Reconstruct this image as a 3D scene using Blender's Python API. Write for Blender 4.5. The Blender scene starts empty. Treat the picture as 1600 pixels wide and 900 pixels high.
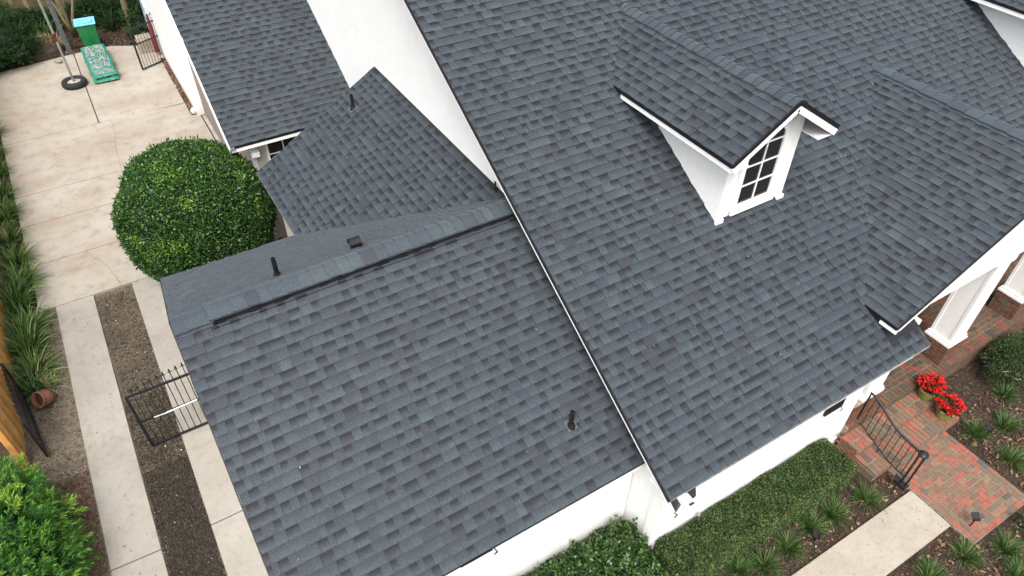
import bpy, bmesh, math, random
import numpy as np
from mathutils import Vector, Matrix
random.seed(7); RNG = np.random.default_rng(7)
sc = bpy.context.scene
COL = sc.collection
rad = math.radians

# ------------------------------------------------------------------ camera
RM = [[0.8538613574838418, -0.5203633314720583, 0.01194928680518556],
      [-0.3464728752987618, -0.5853579620694962, -0.7330161000442313],
      [0.38842931001413883, 0.6217540184841168, -0.6801063237618021]]
CAM = Vector((-4.908960692386251, -3.5911003709143534, 11.377295086848418))
FPX = 1122.347
cd = bpy.data.cameras.new('camera'); cam = bpy.data.objects.new('camera', cd); COL.objects.link(cam)
cd.sensor_width = 36; cd.lens = FPX/1600*36; cd.clip_end = 500; cd.clip_start = .1
r, d, f = [Vector(v) for v in RM]
m = Matrix((( r.x, -d.x, -f.x, CAM.x), (r.y, -d.y, -f.y, CAM.y), (r.z, -d.z, -f.z, CAM.z), (0, 0, 0, 1)))
cam.matrix_world = m
sc.camera = cam
def project(p):
    q = Vector(p)-CAM; z = q.dot(f)
    if z <= 0.1: return None
    return 800+FPX*q.dot(r)/z, 450+FPX*q.dot(d)/z, z
def inframe(p, mg=30):
    s = project(p)
    return s is not None and -mg < s[0] < 1600+mg and -mg < s[1] < 900+mg

# ------------------------------------------------------------------ world, sun, exposure
SUN_EL, SUN_AZ = 58, 214     # azimuth clockwise from +Y
w = bpy.data.worlds.new('World'); sc.world = w; w.use_nodes = True
nt = w.node_tree; nt.nodes.clear()
sky = nt.nodes.new('ShaderNodeTexSky'); sky.sky_type = 'NISHITA'; sky.sun_disc = False
sky.sun_elevation = rad(SUN_EL); sky.sun_rotation = rad(SUN_AZ); sky.dust_density = 6; sky.air_density = 1.6; sky.ozone_density = 1
hs = nt.nodes.new('ShaderNodeHueSaturation'); hs.inputs['Saturation'].default_value = .40
bg = nt.nodes.new('ShaderNodeBackground'); bg.inputs[1].default_value = .15
ow = nt.nodes.new('ShaderNodeOutputWorld')
nt.links.new(sky.outputs[0], hs.inputs['Color']); nt.links.new(hs.outputs[0], bg.inputs[0]); nt.links.new(bg.outputs[0], ow.inputs[0])
sl = bpy.data.lights.new('sun', 'SUN'); sl.energy = .85; sl.angle = rad(30); sl.color = (1, .965, .92)
so = bpy.data.objects.new('sun', sl); COL.objects.link(so)
az, el = rad(SUN_AZ), rad(SUN_EL)
sdir = Vector((math.sin(az)*math.cos(el), math.cos(az)*math.cos(el), math.sin(el)))
so.rotation_euler = (-sdir).to_track_quat('-Z', 'Y').to_euler()
sc.view_settings.view_transform = 'Standard'; sc.view_settings.look = 'None'
sc.view_settings.exposure = 0.96; sc.view_settings.gamma = 1

# ------------------------------------------------------------------ materials
MATS = {}
class NG:
    def __init__(s, name):
        s.m = bpy.data.materials.new(name); s.m.use_nodes = True; s.t = s.m.node_tree; s.t.nodes.clear()
        s.out = s.n('OutputMaterial'); s.b = s.n('BsdfPrincipled'); s.l(s.b.outputs[0], s.out.inputs[0])
        s.b.inputs['Specular IOR Level'].default_value = .3
        MATS[name] = s.m
    def n(s, t, **k):
        x = s.t.nodes.new('ShaderNode'+t)
        for a, v in k.items(): setattr(x, a, v)
        return x
    def l(s, a, b): s.t.links.new(a, b)
    def pos(s):
        if not hasattr(s, 'g'): s.g = s.n('NewGeometry')
        return s.g.outputs['Position']
    def noise(s, scale, detail=4, rough=.55, vec=None, stretch=None):
        x = s.n('TexNoise'); x.inputs['Scale'].default_value = scale; x.inputs['Detail'].default_value = detail; x.inputs['Roughness'].default_value = rough
        v = vec or s.pos()
        if stretch:
            mp = s.n('Mapping'); mp.inputs['Scale'].default_value = stretch; s.l(v, mp.inputs[0]); v = mp.outputs[0]
        s.l(v, x.inputs['Vector']); return x.outputs[0]
    def ramp(s, fac, stops, interp='LINEAR'):
        x = s.n('ValToRGB'); e = x.color_ramp.elements; x.color_ramp.interpolation = interp
        while len(e) < len(stops): e.new(.5)
        for i, (p, c) in enumerate(stops):
            e[i].position = p; e[i].color = (*c, 1) if len(c) == 3 else c
        s.l(fac, x.inputs[0]); return x.outputs[0]
    def mix(s, fac, a, b, mode='MIX'):
        x = s.n('Mix', data_type='RGBA', blend_type=mode)
        for sock, v in ((x.inputs[0], fac), (x.inputs[6], a), (x.inputs[7], b)):
            if hasattr(v, 'is_output'): s.l(v, sock)
            elif isinstance(v, (int, float)): sock.default_value = v
            else: sock.default_value = (*v, 1)
        return x.outputs[2]
    def attr(s, name='tone'):
        x = s.n('Attribute'); x.attribute_name = name; return x.outputs['Fac']
    def math(s, op, a, b=0., clamp=False):
        x = s.n('Math', operation=op, use_clamp=clamp)
        for sock, v in ((x.inputs[0], a), (x.inputs[1], b)):
            if hasattr(v, 'is_output'): s.l(v, sock)
            else: sock.default_value = v
        return x.outputs[0]
    def color(s, c):
        if hasattr(c, 'is_output'): s.l(c, s.b.inputs['Base Color'])
        else: s.b.inputs['Base Color'].default_value = (*c, 1)
        return s
    def rough(s, v):
        if hasattr(v, 'is_output'): s.l(v, s.b.inputs['Roughness'])
        else: s.b.inputs['Roughness'].default_value = v
        return s
    def bump(s, h, strength=.3, dist=.01):
        x = s.n('Bump'); x.inputs['Strength'].default_value = strength; x.inputs['Distance'].default_value = dist
        s.l(h, x.inputs['Height']); s.l(x.outputs[0], s.b.inputs['Normal']); return s

def mat_shingle():
    g = NG('shingle')
    base = g.ramp(g.attr(), [(0, (.031, .034, .044)), (.25, (.036, .043, .055)), (.5, (.042, .054, .067)), (.75, (.047, .061, .073)), (1, (.055, .072, .084))])
    gr = g.noise(58, 4, .85); gr2 = g.noise(30, 5, .75); big = g.noise(.35, 3, .6)
    c = g.mix(1., base, g.ramp(gr, [(.32, (.52, .52, .53)), (.5, (.97, .97, .97)), (.68, (1.5, 1.5, 1.47))]), 'MULTIPLY')
    c = g.mix(1., c, g.ramp(gr2, [(.3, (.78, .78, .80)), (.7, (1.2, 1.2, 1.18))]), 'MULTIPLY')
    c = g.mix(1., c, g.ramp(big, [(.3, (.88, .91, .93)), (.7, (1.12, 1.10, 1.06))]), 'MULTIPLY')
    c = g.mix(g.ramp(g.noise(.9, 5, .7), [(.58, (0, 0, 0)), (.78, (.22, .22, .22))]), c, (.034, .035, .034))
    # granule blend printed on the recessed ply: painted shade deepens its upper edge
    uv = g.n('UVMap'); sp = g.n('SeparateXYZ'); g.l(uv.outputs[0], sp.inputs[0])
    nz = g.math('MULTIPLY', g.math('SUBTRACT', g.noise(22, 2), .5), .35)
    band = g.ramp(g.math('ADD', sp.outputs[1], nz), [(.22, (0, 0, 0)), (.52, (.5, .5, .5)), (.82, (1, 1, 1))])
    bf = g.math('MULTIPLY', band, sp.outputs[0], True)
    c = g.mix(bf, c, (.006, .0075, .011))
    edge = g.ramp(sp.outputs[1], [(.90, (0, 0, 0)), (.99, (.55, .55, .55))]); c = g.mix(edge, c, (.012, .014, .018))  # course line: shadow below each butt painted into the colour
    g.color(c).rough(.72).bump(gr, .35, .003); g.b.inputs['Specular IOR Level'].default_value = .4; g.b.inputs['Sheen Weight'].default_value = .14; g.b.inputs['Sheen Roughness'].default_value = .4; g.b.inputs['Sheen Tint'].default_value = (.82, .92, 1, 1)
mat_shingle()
g = NG('underlay'); g.color((.02, .021, .024)).rough(.9)
g = NG('white_paint')
n = g.noise(1.2, 4); n2 = g.noise(9, 4, .6)
wc = g.mix(1., g.ramp(n, [(.3, (.86, .865, .865)), (.7, (.90, .905, .90))]), g.ramp(n2, [(.3, (.95, .95, .945)), (.6, (1, 1, 1))]), 'MULTIPLY')
# splash dirt in ragged patches low on the walls, faint run-off streaks
spz = g.n('SeparateXYZ'); g.l(g.pos(), spz.inputs[0])
low = g.ramp(g.math('ADD', spz.outputs[2], g.math('MULTIPLY', g.noise(5, 5, .7), .5)), [(.28, (1, 1, 1)), (.62, (0, 0, 0))])
wc = g.mix(g.math('MULTIPLY', low, .45), wc, (.34, .30, .25))
wc = g.mix(g.math('MULTIPLY', g.ramp(g.noise(1., 5, .7, None, (9, 9, .5)), [(.55, (0, 0, 0)), (.75, (1, 1, 1))]), .14), wc, (.42, .41, .38))
g.color(wc).rough(.5).bump(g.noise(45, 3), .08, .004)
g = NG('grey_paint'); g.color(g.ramp(g.noise(6), [(.3, (.42, .44, .45)), (.7, (.5, .51, .52))])).rough(.5)
g = NG('beige_paint'); g.color(g.ramp(g.noise(2.2, 5), [(.3, (.47, .44, .38)), (.7, (.60, .57, .50))])).rough(.7).bump(g.noise(40), .12, .004)
g = NG('taupe_paint'); g.color(g.ramp(g.noise(3, 5, .6, None, (1, 1, .3)), [(.3, (.20, .17, .155)), (.7, (.27, .235, .21))])).rough(.6)
g = NG('black_metal'); g.color(g.ramp(g.noise(30), [(.3, (.008, .008, .010)), (.75, (.022, .022, .026))])).rough(.35)
g = NG('drip_metal'); g.color(g.ramp(g.noise(9), [(.3, (.006, .006, .008)), (.7, (.014, .014, .017))])).rough(.5)
g = NG('vent_rubber'); g.color(g.ramp(g.noise(20), [(.3, (.006, .006, .007)), (.7, (.016, .017, .019))])).rough(.5)
g = NG('chrome'); g.color((.75, .76, .78)).rough(.25); g.b.inputs['Metallic'].default_value = .9
g = NG('galvanised'); g.color(g.ramp(g.noise(14), [(.3, (.20, .20, .20)), (.7, (.34, .33, .32))])).rough(.45); g.b.inputs['Metallic'].default_value = .4
g = NG('dark_pole'); g.color(g.ramp(g.noise(8), [(.3, (.06, .065, .07)), (.7, (.11, .115, .12))])).rough(.4)
g = NG('glass'); g.color((.012, .013, .014)).rough(.06); g.b.inputs['Specular IOR Level'].default_value = .5
g = NG('interior'); g.color((.07, .045, .035)).rough(.8)
g = NG('concrete')
a = g.noise(.45, 6, .62); b_ = g.noise(3.2, 6, .65); c_ = g.noise(55, 3, .7); d_ = g.noise(1.1, 5, .6)
c = g.ramp(a, [(.28, (.275, .235, .185)), (.5, (.33, .297, .25)), (.7, (.375, .347, .305))])
c = g.mix(1., c, g.ramp(b_, [(.25, (.72, .66, .60)), (.48, (1, 1, 1)), (.8, (1.08, 1.08, 1.07))]), 'MULTIPLY')
c = g.mix(g.ramp(d_, [(.52, (0, 0, 0)), (.72, (.45, .45, .45))]), c, (.25, .178, .11))
c = g.mix(1., c, g.ramp(c_, [(.25, (.80, .79, .78)), (.5, (1, 1, 1))]), 'MULTIPLY')
g.color(c).rough(.85).bump(c_, .2, .004)
g = NG('strip_concrete')
a = g.noise(.8, 6, .62); b_ = g.noise(6, 6, .7); c_ = g.noise(70, 3, .7); v = g.n('TexVoronoi'); v.inputs['Scale'].default_value = 5; g.l(g.pos(), v.inputs[0])
c = g.ramp(a, [(.3, (.265, .243, .21)), (.55, (.32, .298, .262)), (.75, (.36, .34, .305))])
c = g.mix(1., c, g.ramp(b_, [(.25, (.78, .76, .73)), (.5, (1, 1, 1))]), 'MULTIPLY')
c = g.mix(1., c, g.ramp(c_, [(.27, (.74, .73, .72)), (.5, (1, 1, 1))]), 'MULTIPLY')
c = g.mix(g.ramp(v.outputs[0], [(.03, (.5, .5, .5)), (.07, (0, 0, 0))]), c, (.14, .12, .10))
g.color(c).rough(.85).bump(c_, .25, .004)
g = NG('path_concrete'); c_ = g.noise(75, 4, .75)
g.color(g.mix(1., g.mix(1., g.ramp(g.noise(1.6, 5, .6), [(.3, (.325, .29, .235)), (.7, (.38, .345, .29))]), g.ramp(g.noise(14, 5, .7), [(.28, (.84, .82, .79)), (.5, (1, 1, 1))]), 'MULTIPLY'), g.ramp(c_, [(.3, (.78, .76, .72)), (.52, (1, 1, 1))]), 'MULTIPLY')).rough(.88).bump(c_, .3, .004)
g = NG('old_concrete'); c_ = g.noise(40, 4, .7)
g.color(g.mix(1., g.ramp(g.noise(2.5, 6, .7), [(.3, (.26, .23, .20)), (.7, (.46, .42, .37))]), g.ramp(c_, [(.25, (.7, .7, .7)), (.6, (1, 1, 1))]), 'MULTIPLY')).rough(.9).bump(c_, .3, .01)
g = NG('crack'); g.color((.16, .13, .10)).rough(.95)
def dirt(name, stops, sc1, bumps):
    g = NG(name); a = g.noise(1.1, 6, .65); b = g.noise(sc1, 6, .72); v = g.n('TexVoronoi'); v.inputs['Scale'].default_value = sc1*2.2; g.l(g.pos(), v.inputs[0])
    c = g.ramp(a, stops); c = g.mix(1., c, g.ramp(b, [(.3, (.45, .43, .40)), (.55, (1, 1, 1)), (.78, (1.35, 1.33, 1.3))]), 'MULTIPLY')
    c = g.mix(1., c, g.ramp(v.outputs[0], [(.0, (1.1, 1.1, 1.1)), (.5, (.75, .75, .75))]), 'MULTIPLY')
    g.color(c).rough(.95).bump(g.math('ADD', b, v.outputs[0]), .8, bumps)
dirt('soil', [(.3, (.055, .040, .028)), (.7, (.10, .072, .050))], 22, .03)
dirt('grey_dirt', [(.3, (.18, .145, .105)), (.7, (.28, .23, .17))], 16, .03)
dirt('strip_dirt', [(.3, (.115, .092, .066)), (.7, (.20, .162, .118))], 20, .03)
dirt('lawn_ground', [(.3, (.04, .05, .02)), (.7, (.08, .08, .04))], 12, .03)
def tone_mat(name, stops, rough=.6, spec=.3, noise=None, transl=0):
    g = NG(name); c = g.ramp(g.attr(), stops)
    if noise: c = g.mix(1., c, g.ramp(g.noise(*noise), [(.3, (.7, .7, .7)), (.7, (1.25, 1.25, 1.25))]), 'MULTIPLY')
    g.color(c).rough(rough); g.b.inputs['Specular IOR Level'].default_value = spec
    if transl:
        tr = g.n('BsdfTranslucent'); g.l(c, tr.inputs[0]); mx = g.n('MixShader'); mx.inputs[0].default_value = transl
        g.l(g.b.outputs[0], mx.inputs[1]); g.l(tr.outputs[0], mx.inputs[2]); g.l(mx.outputs[0], g.out.inputs[0])
tone_mat('leaf_globe', [(0, (.010, .026, .008)), (.45, (.026, .070, .016)), (.8, (.060, .150, .022)), (1, (.17, .30, .035))], .38, .45, None, .2)
tone_mat('leaf_hedge', [(0, (.020, .034, .012)), (.45, (.066, .105, .032)), (.8, (.125, .17, .055)), (1, (.24, .26, .07))], .5, .3, None, .2)
tone_mat('leaf_shrub', [(0, (.008, .022, .008)), (.45, (.026, .066, .018)), (.8, (.065, .130, .032)), (1, (.12, .19, .045))], .34, .5, None, .2)
tone_mat('leaf_podo', [(0, (.010, .045, .012)), (.5, (.040, .140, .026)), (.8, (.13, .29, .035)), (1, (.34, .48, .06))], .5, .3, None, .25)
tone_mat('leaf_grass', [(0, (.020, .050, .012)), (.5, (.052, .125, .026)), (.85, (.115, .20, .05)), (1, (.26, .27, .12))], .5, .35, None, .25)
tone_mat('leaf_border', [(0, (.012, .035, .010)), (.45, (.058, .135, .028)), (.8, (.17, .28, .07)), (1, (.34, .34, .16))], .5, .35, None, .25)
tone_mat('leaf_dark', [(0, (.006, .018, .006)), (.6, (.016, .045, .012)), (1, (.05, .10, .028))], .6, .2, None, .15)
tone_mat('leaf_dry', [(0, (.10, .075, .035)), (.5, (.21, .18, .09)), (1, (.36, .33, .19))], .8, .2)
tone_mat('mulch', [(0, (.020, .013, .011)), (.35, (.065, .042, .032)), (.7, (.16, .10, .075)), (1, (.34, .26, .20))], .9, .2)
tone_mat('leaf_litter', [(0, (.05, .026, .018)), (.6, (.14, .070, .045)), (1, (.28, .18, .12))], .8, .2)
tone_mat('pebble', [(0, (.022, .019, .016)), (.6, (.085, .069, .050)), (.93, (.19, .155, .115)), (1, (.50, .44, .36))], .9, .2)
tone_mat('red_petal', [(0, (.24, .002, .004)), (.6, (.55, .004, .008)), (1, (.80, .03, .02))], .5, .3, None, .15)
tone_mat('fence_wood', [(0, (.42, .20, .055)), (.5, (.58, .29, .085)), (1, (.68, .38, .13))], .7, .25, (7, 5, .6))
tone_mat('old_wood', [(0, (.045, .036, .020)), (.5, (.12, .095, .050)), (1, (.20, .165, .09))], .9, .15, (8, 5, .6))
tone_mat('bark', [(0, (.10, .085, .05)), (1, (.22, .19, .11))], .9, .2, (18, 5, .7))
BR = [(0, (.28, .088, .062)), (.15, (.23, .100, .070)), (.32, (.175, .098, .066)), (.50, (.165, .115, .078)), (.70, (.135, .105, .078)), (.86, (.088, .082, .070)), (.93, (.24, .125, .082))]
def brick_mat(name, stops, fac):
    g = NG(name); x = g.attr() if fac == 'attr' else g.n('ObjectInfo').outputs['Random']
    c = g.ramp(x, stops, 'CONSTANT')
    c = g.mix(1., c, g.ramp(g.noise(14, 5, .7), [(.25, (.62, .62, .62)), (.5, (1, 1, 1)), (.8, (1.2, 1.18, 1.15))]), 'MULTIPLY')
    c = g.mix(g.ramp(g.noise(2.3, 5), [(.5, (0, 0, 0)), (.75, (.4, .4, .4))]), c, (.17, .15, .10))
    g.color(c).rough(.9).bump(g.noise(90, 4, .7), .4, .004)
brick_mat('brick_paver', BR, 'rand'); brick_mat('brick_paver_attr', BR, 'attr')
BW = [(0, (.15, .048, .032)), (.3, (.125, .058, .040)), (.5, (.115, .070, .046)), (.7, (.075, .045, .034)), (.85, (.15, .075, .046))]
BF = [(p_, tuple(c_*.62 for c_ in col_)) for p_, col_ in BR]  # paver colours darkened: porch roof shade painted into the floor bricks
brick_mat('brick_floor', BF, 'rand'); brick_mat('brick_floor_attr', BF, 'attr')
brick_mat('brick_wall', BW, 'rand'); brick_mat('brick_wall_attr', BW, 'attr')
g = NG('mortar'); g.color(g.ramp(g.noise(9, 5), [(.35, (.19, .155, .12)), (.65, (.36, .32, .26))])).rough(.95).bump(g.noise(60), .3, .004)
g = NG('terracotta'); g.color(g.ramp(g.noise(12, 5), [(.3, (.13, .048, .032)), (.7, (.24, .10, .068))])).rough(.8)
g = NG('green_glaze'); g.color(g.ramp(g.noise(9, 4, .6), [(.3, (.14, .15, .035)), (.7, (.26, .24, .07))])).rough(.3)
g = NG('pot_rim'); g.color(g.ramp(g.noise(15), [(.3, (.36, .22, .10)), (.7, (.5, .32, .16))])).rough(.6)
g = NG('rubber'); g.color(g.ramp(g.noise(18), [(.3, (.010, .010, .011)), (.7, (.028, .028, .028))])).rough(.75)
g = NG('green_plastic'); g.color(g.ramp(g.noise(3), [(.3, (.010, .12, .035)), (.7, (.018, .16, .05))])).rough(.4)
g = NG('blue_plastic'); g.color(g.ramp(g.noise(6), [(.3, (.10, .40, .68)), (.7, (.22, .54, .78))])).rough(.4)
g = NG('bag_green'); g.color(g.ramp(g.noise(14, 5), [(.3, (.012, .13, .085)), (.62, (.03, .22, .15)), (.8, (.22, .34, .30))])).rough(.3).bump(g.noise(16, 4), .6, .03)
g = NG('bag_label'); x = g.noise(1., 2, .5, None, (34, 9, 9))
g.color(g.ramp(x, [(.0, (.42, .45, .45)), (.42, (.012, .012, .012)), (.52, (.66, .66, .64)), (.56, (.03, .03, .03)), (.63, (.5, .5, .48)), (.7, (.2, .22, .22))], 'CONSTANT')).rough(.35).bump(g.noise(16, 4), .6, .03)
g = NG('red_plastic'); g.color((.13, .012, .014)).rough(.5)
g = NG('pale_stone'); g.color(g.ramp(g.noise(5, 5), [(.3, (.22, .19, .14)), (.7, (.34, .30, .24))])).rough(.9)
g = NG('blue_board'); g.color(g.ramp(g.noise(1.5, 2, .5, None, (1, 1, 3)), [(.4, (.08, .22, .50)), (.55, (.55, .62, .68))])).rough(.4)
g = NG('shutter_black'); g.color((.010, .012, .015)).rough(.45)
g = NG('sandstone'); g.color(g.ramp(g.noise(8, 5), [(.3, (.33, .22, .13)), (.7, (.5, .38, .26))])).rough(.9)

# ------------------------------------------------------------------ helpers
def link(name, me, mat=None, parent=None, loc=None, **props):
    if mat is not None and len(me.materials) == 0: me.materials.append(MATS[mat])
    o = bpy.data.objects.new(name, me); COL.objects.link(o)
    if parent is not None: o.parent = parent
    if loc is not None: o.location = loc
    for k, v in props.items(): o[k] = v
    return o
def thing(name, label, cat, loc=(0, 0, 0), rz=0, group=None, kind=None):
    o = bpy.data.objects.new(name, None); COL.objects.link(o); o.location = loc; o.rotation_euler = (0, 0, rz)
    o.empty_display_size = .2
    if label: o['label'] = label
    if cat: o['category'] = cat
    if group: o['group'] = group
    if kind: o['kind'] = kind
    return o
class MB:
    def __init__(s): s.v = []; s.f = []; s.t = []; s.uv = []
    def add(s, vs, fs, tone=.5, uvs=None):
        o = len(s.v); s.v += [tuple(v) for v in vs]; s.f += [tuple(i+o for i in q) for q in fs]; s.t += [tone]*len(fs)
        if uvs is not None: s.uv += uvs
        return s
    def box(s, x0, x1, y0, y1, z0, z1, tone=.5):
        return s.add([(x0,y0,z0),(x1,y0,z0),(x1,y1,z0),(x0,y1,z0),(x0,y0,z1),(x1,y0,z1),(x1,y1,z1),(x0,y1,z1)],
              [(0,3,2,1),(4,5,6,7),(0,1,5,4),(1,2,6,5),(2,3,7,6),(3,0,4,7)], tone)
    def prism(s, poly, ext, tone=.5):
        """poly: list of 3D points, ext: extrusion vector"""
        n = len(poly); e = Vector(ext); P = [Vector(p) for p in poly]
        vs = P+[p+e for p in P]
        fs = [tuple(range(n-1, -1, -1)), tuple(range(n, 2*n))]+[(i, (i+1) % n, n+(i+1) % n, n+i) for i in range(n)]
        return s.add(vs, fs, tone)
    def beam(s, a, b, w, h, up=(0, 0, 1), tone=.5):
        a = Vector(a); b = Vector(b); d = (b-a).normalized(); u = Vector(up); sd = d.cross(u)
        if sd.length < 1e-4: sd = d.cross(Vector((1, 0, 0)))
        sd.normalize(); u = sd.cross(d).normalized(); sd *= w/2; u *= h/2
        vs = [a-sd-u, a+sd-u, a+sd+u, a-sd+u, b-sd-u, b+sd-u, b+sd+u, b-sd+u]
        return s.add(vs, [(0,1,2,3),(7,6,5,4),(0,4,5,1),(1,5,6,2),(2,6,7,3),(3,7,4,0)], tone)
    def tube(s, pts, r, n=8, tone=.5, cap=True):
        P = [Vector(p) for p in pts]; R = r if isinstance(r, (list, tuple)) else [r]*len(P); o = len(s.v); vs = []
        ref = Vector((0, 0, 1)) if abs((P[-1]-P[0]).normalized().z) < .9 else Vector((1, 0, 0))
        for i, p in enumerate(P):
            t = (P[min(i+1, len(P)-1)]-P[max(i-1, 0)]).normalized(); a = t.cross(ref).normalized(); b = t.cross(a)
            for k in range(n):
                an = 2*math.pi*k/n; vs.append(p+(a*math.cos(an)+b*math.sin(an))*R[i])
        fs = [(i*n+k, i*n+(k+1) % n, (i+1)*n+(k+1) % n, (i+1)*n+k) for i in range(len(P)-1) for k in range(n)]
        if cap: fs += [tuple(range(n)), tuple(range((len(P)-1)*n, len(P)*n))]
        return s.add(vs, fs, tone)
    def lathe(s, prof, n=20, c=(0, 0, 0), tone=.5):
        vs = [(c[0]+r_*math.cos(2*math.pi*k/n), c[1]+r_*math.sin(2*math.pi*k/n), c[2]+z) for r_, z in prof for k in range(n)]
        fs = [(i*n+k, i*n+(k+1) % n, (i+1)*n+(k+1) % n, (i+1)*n+k) for i in range(len(prof)-1) for k in range(n)]
        return s.add(vs, fs, tone)
    def mesh(s, name, mat=None, smooth=False):
        me = bpy.data.meshes.new(name); me.from_pydata(s.v, [], s.f)
        a = me.attributes.new('tone', 'FLOAT', 'FACE'); a.data.foreach_set('value', s.t)
        if s.uv:
            u = me.uv_layers.new(name='UVMap'); u.data.foreach_set('uv', [c for q in s.uv for c in q])
        if smooth: me.polygons.foreach_set('use_smooth', [True]*len(me.polygons))
        if mat: me.materials.append(MATS[mat])
        me.update(); return me
    def obj(s, name, mat, parent=None, smooth=False, **props):
        if smooth or mat:
            me = s.mesh(name, mat, smooth)
        bm = bmesh.new(); bm.from_mesh(me); bmesh.ops.recalc_face_normals(bm, faces=bm.faces); bm.to_mesh(me); bm.free()
        return link(name, me, None, parent, **props)
def np_mesh(name, V, Q, tone, mat):
    """V (n,3), Q (m,4) quads, tone (m,)"""
    me = bpy.data.meshes.new(name); me.vertices.add(len(V)); me.vertices.foreach_set('co', np.asarray(V, np.float32).ravel())
    m_ = len(Q); me.loops.add(m_*4); me.loops.foreach_set('vertex_index', np.asarray(Q, np.int32).ravel())
    me.polygons.add(m_); me.polygons.foreach_set('loop_start', np.arange(0, m_*4, 4, dtype=np.int32)); me.polygons.foreach_set('loop_total', np.full(m_, 4, np.int32))
    me.update(calc_edges=True)
    a = me.attributes.new('tone', 'FLOAT', 'FACE'); a.data.foreach_set('value', np.asarray(tone, np.float32))
    me.materials.append(MATS[mat]); return me
def unit(a): return a/np.maximum(np.linalg.norm(a, axis=-1, keepdims=True), 1e-9)
def leaves(P, N, L, W, tone, flat=.5, droop=0.):
    """one folded quad per leaf: base, right, tip, left"""
    n = len(P); rnd = unit(RNG.normal(size=(n, 3))); nn = unit(N*flat+rnd*(1-flat)); t = unit(np.cross(nn, RNG.normal(size=(n, 3))))
    t = unit(t+N*.35); t[:, 2] -= droop; t = unit(t); s = unit(np.cross(t, nn)); nn = np.cross(s, t)
    Ls = (L*RNG.uniform(.7, 1.25, n))[:, None]; Ws = (W*RNG.uniform(.75, 1.2, n))[:, None]
    V = np.empty((n, 4, 3)); V[:, 0] = P; V[:, 1] = P+t*Ls*.5+s*Ws*.5+nn*Ws*.18; V[:, 2] = P+t*Ls; V[:, 3] = P+t*Ls*.5-s*Ws*.5+nn*Ws*.18
    return V.reshape(-1, 3), np.arange(n*4).reshape(n, 4), tone
def blades(P, D, length, width, tone, droop=1., seg=4):
    """arching strap blades from P along D"""
    n = len(P); L = length*np.ones(n); st = L/seg; d = unit(D.copy()); side = unit(np.cross(d, np.tile([0, 0, 1.], (n, 1)))+RNG.normal(size=(n, 3))*.15)
    p = P.copy(); V = np.empty((n, seg+1, 2, 3))
    for i in range(seg+1):
        w_ = (width*np.array([.75, 1, .85, .55, .12][min(i, 4)] if seg == 4 else (1-i/seg*.9)))
        w_ = np.ones(n)*w_; V[:, i, 0] = p-side*w_[:, None]/2; V[:, i, 1] = p+side*w_[:, None]/2
        p = p+d*st[:, None]; d = d.copy(); d[:, 2] -= droop*st/np.maximum(L, 1e-6)*(.55+.5*i/seg); d = unit(d)
    base = np.arange(n)[:, None]*(seg+1)*2; q = []
    for i in range(seg):
        q.append(np.stack([base[:, 0]+2*i, base[:, 0]+2*i+1, base[:, 0]+2*i+3, base[:, 0]+2*i+2], 1))
    return V.reshape(-1, 3), np.concatenate(q), np.tile(tone, seg)
def merge(parts):
    V = []; Q = []; T = []; o = 0
    for v, q, t in parts: V.append(v); Q.append(q+o); T.append(t); o += len(v)
    return np.concatenate(V), np.concatenate(Q), np.concatenate(T)

# ------------------------------------------------------------------ measured geometry (metres)
xaL, yA, zA, yAf, sA, yAb = -5.21, 3.906, 4.925, .258, .564, 7.332
zAf = zA-sA*(yA-yAf); zAb = zA-sA*(yAb-yA)
xDL, yD, sD, zD, yDR = -.414, -.413, .571, 2.922, 10.0
xE, zE, sE, zEe, yE = 7.707, 5.328, .5565, 3.438, -.136
xEe = xE-(zE-zEe)/sE
xd, zd, hwd, sd_, yd, ydw, cwd = 3.257, 6.564, 1.065, .636, 2.024, 2.365, .712
xB, zB, yB, sB = -2.809, 3.003, 9.718, .583
xCL, yC, zC, sC, yCR = -3.03, 10.992, 2.997, .581, 18.2
Dz = lambda y: zD+sD*(y-yD)
Ez = lambda x: zE-sE*abs(xE-x)
Afz = lambda y: zA-sA*abs(yA-y)
Bz = lambda x: zB+sB*(x-xB)
Cz = lambda y: zC+sC*(y-yC)
XH = 18.0      # right end of the main roof (outside the frame)

# ------------------------------------------------------------------ house
house = thing('house', 'white painted house with dark slate grey shingle roofs, dormers and a porch gable', 'house')
EXP = .148
SH = []        # candidates: (score, roofpart, matrix, width idx, kind, tone idx)
WQ = [.06, .075, .09, .105, .12, .14, .16, .19, .22, .26]
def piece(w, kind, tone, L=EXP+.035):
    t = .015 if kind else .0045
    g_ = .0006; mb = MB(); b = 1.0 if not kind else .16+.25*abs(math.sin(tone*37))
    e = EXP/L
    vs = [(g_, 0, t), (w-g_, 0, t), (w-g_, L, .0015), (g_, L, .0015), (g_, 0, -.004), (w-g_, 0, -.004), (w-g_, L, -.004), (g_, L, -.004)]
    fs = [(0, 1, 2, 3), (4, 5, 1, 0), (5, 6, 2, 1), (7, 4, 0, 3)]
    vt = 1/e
    uv = [(b, 0), (b, 0), (b, vt), (b, vt)]+[(.9, .9)]*12  # butt faces painted dark, as cut asphalt and for the missing course shadow
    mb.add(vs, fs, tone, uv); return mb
PM = {}
def piece_mesh(wi, kind, ti):
    k = (wi, kind, ti)
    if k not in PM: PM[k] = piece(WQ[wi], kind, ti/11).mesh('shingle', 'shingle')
    return PM[k]
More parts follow.
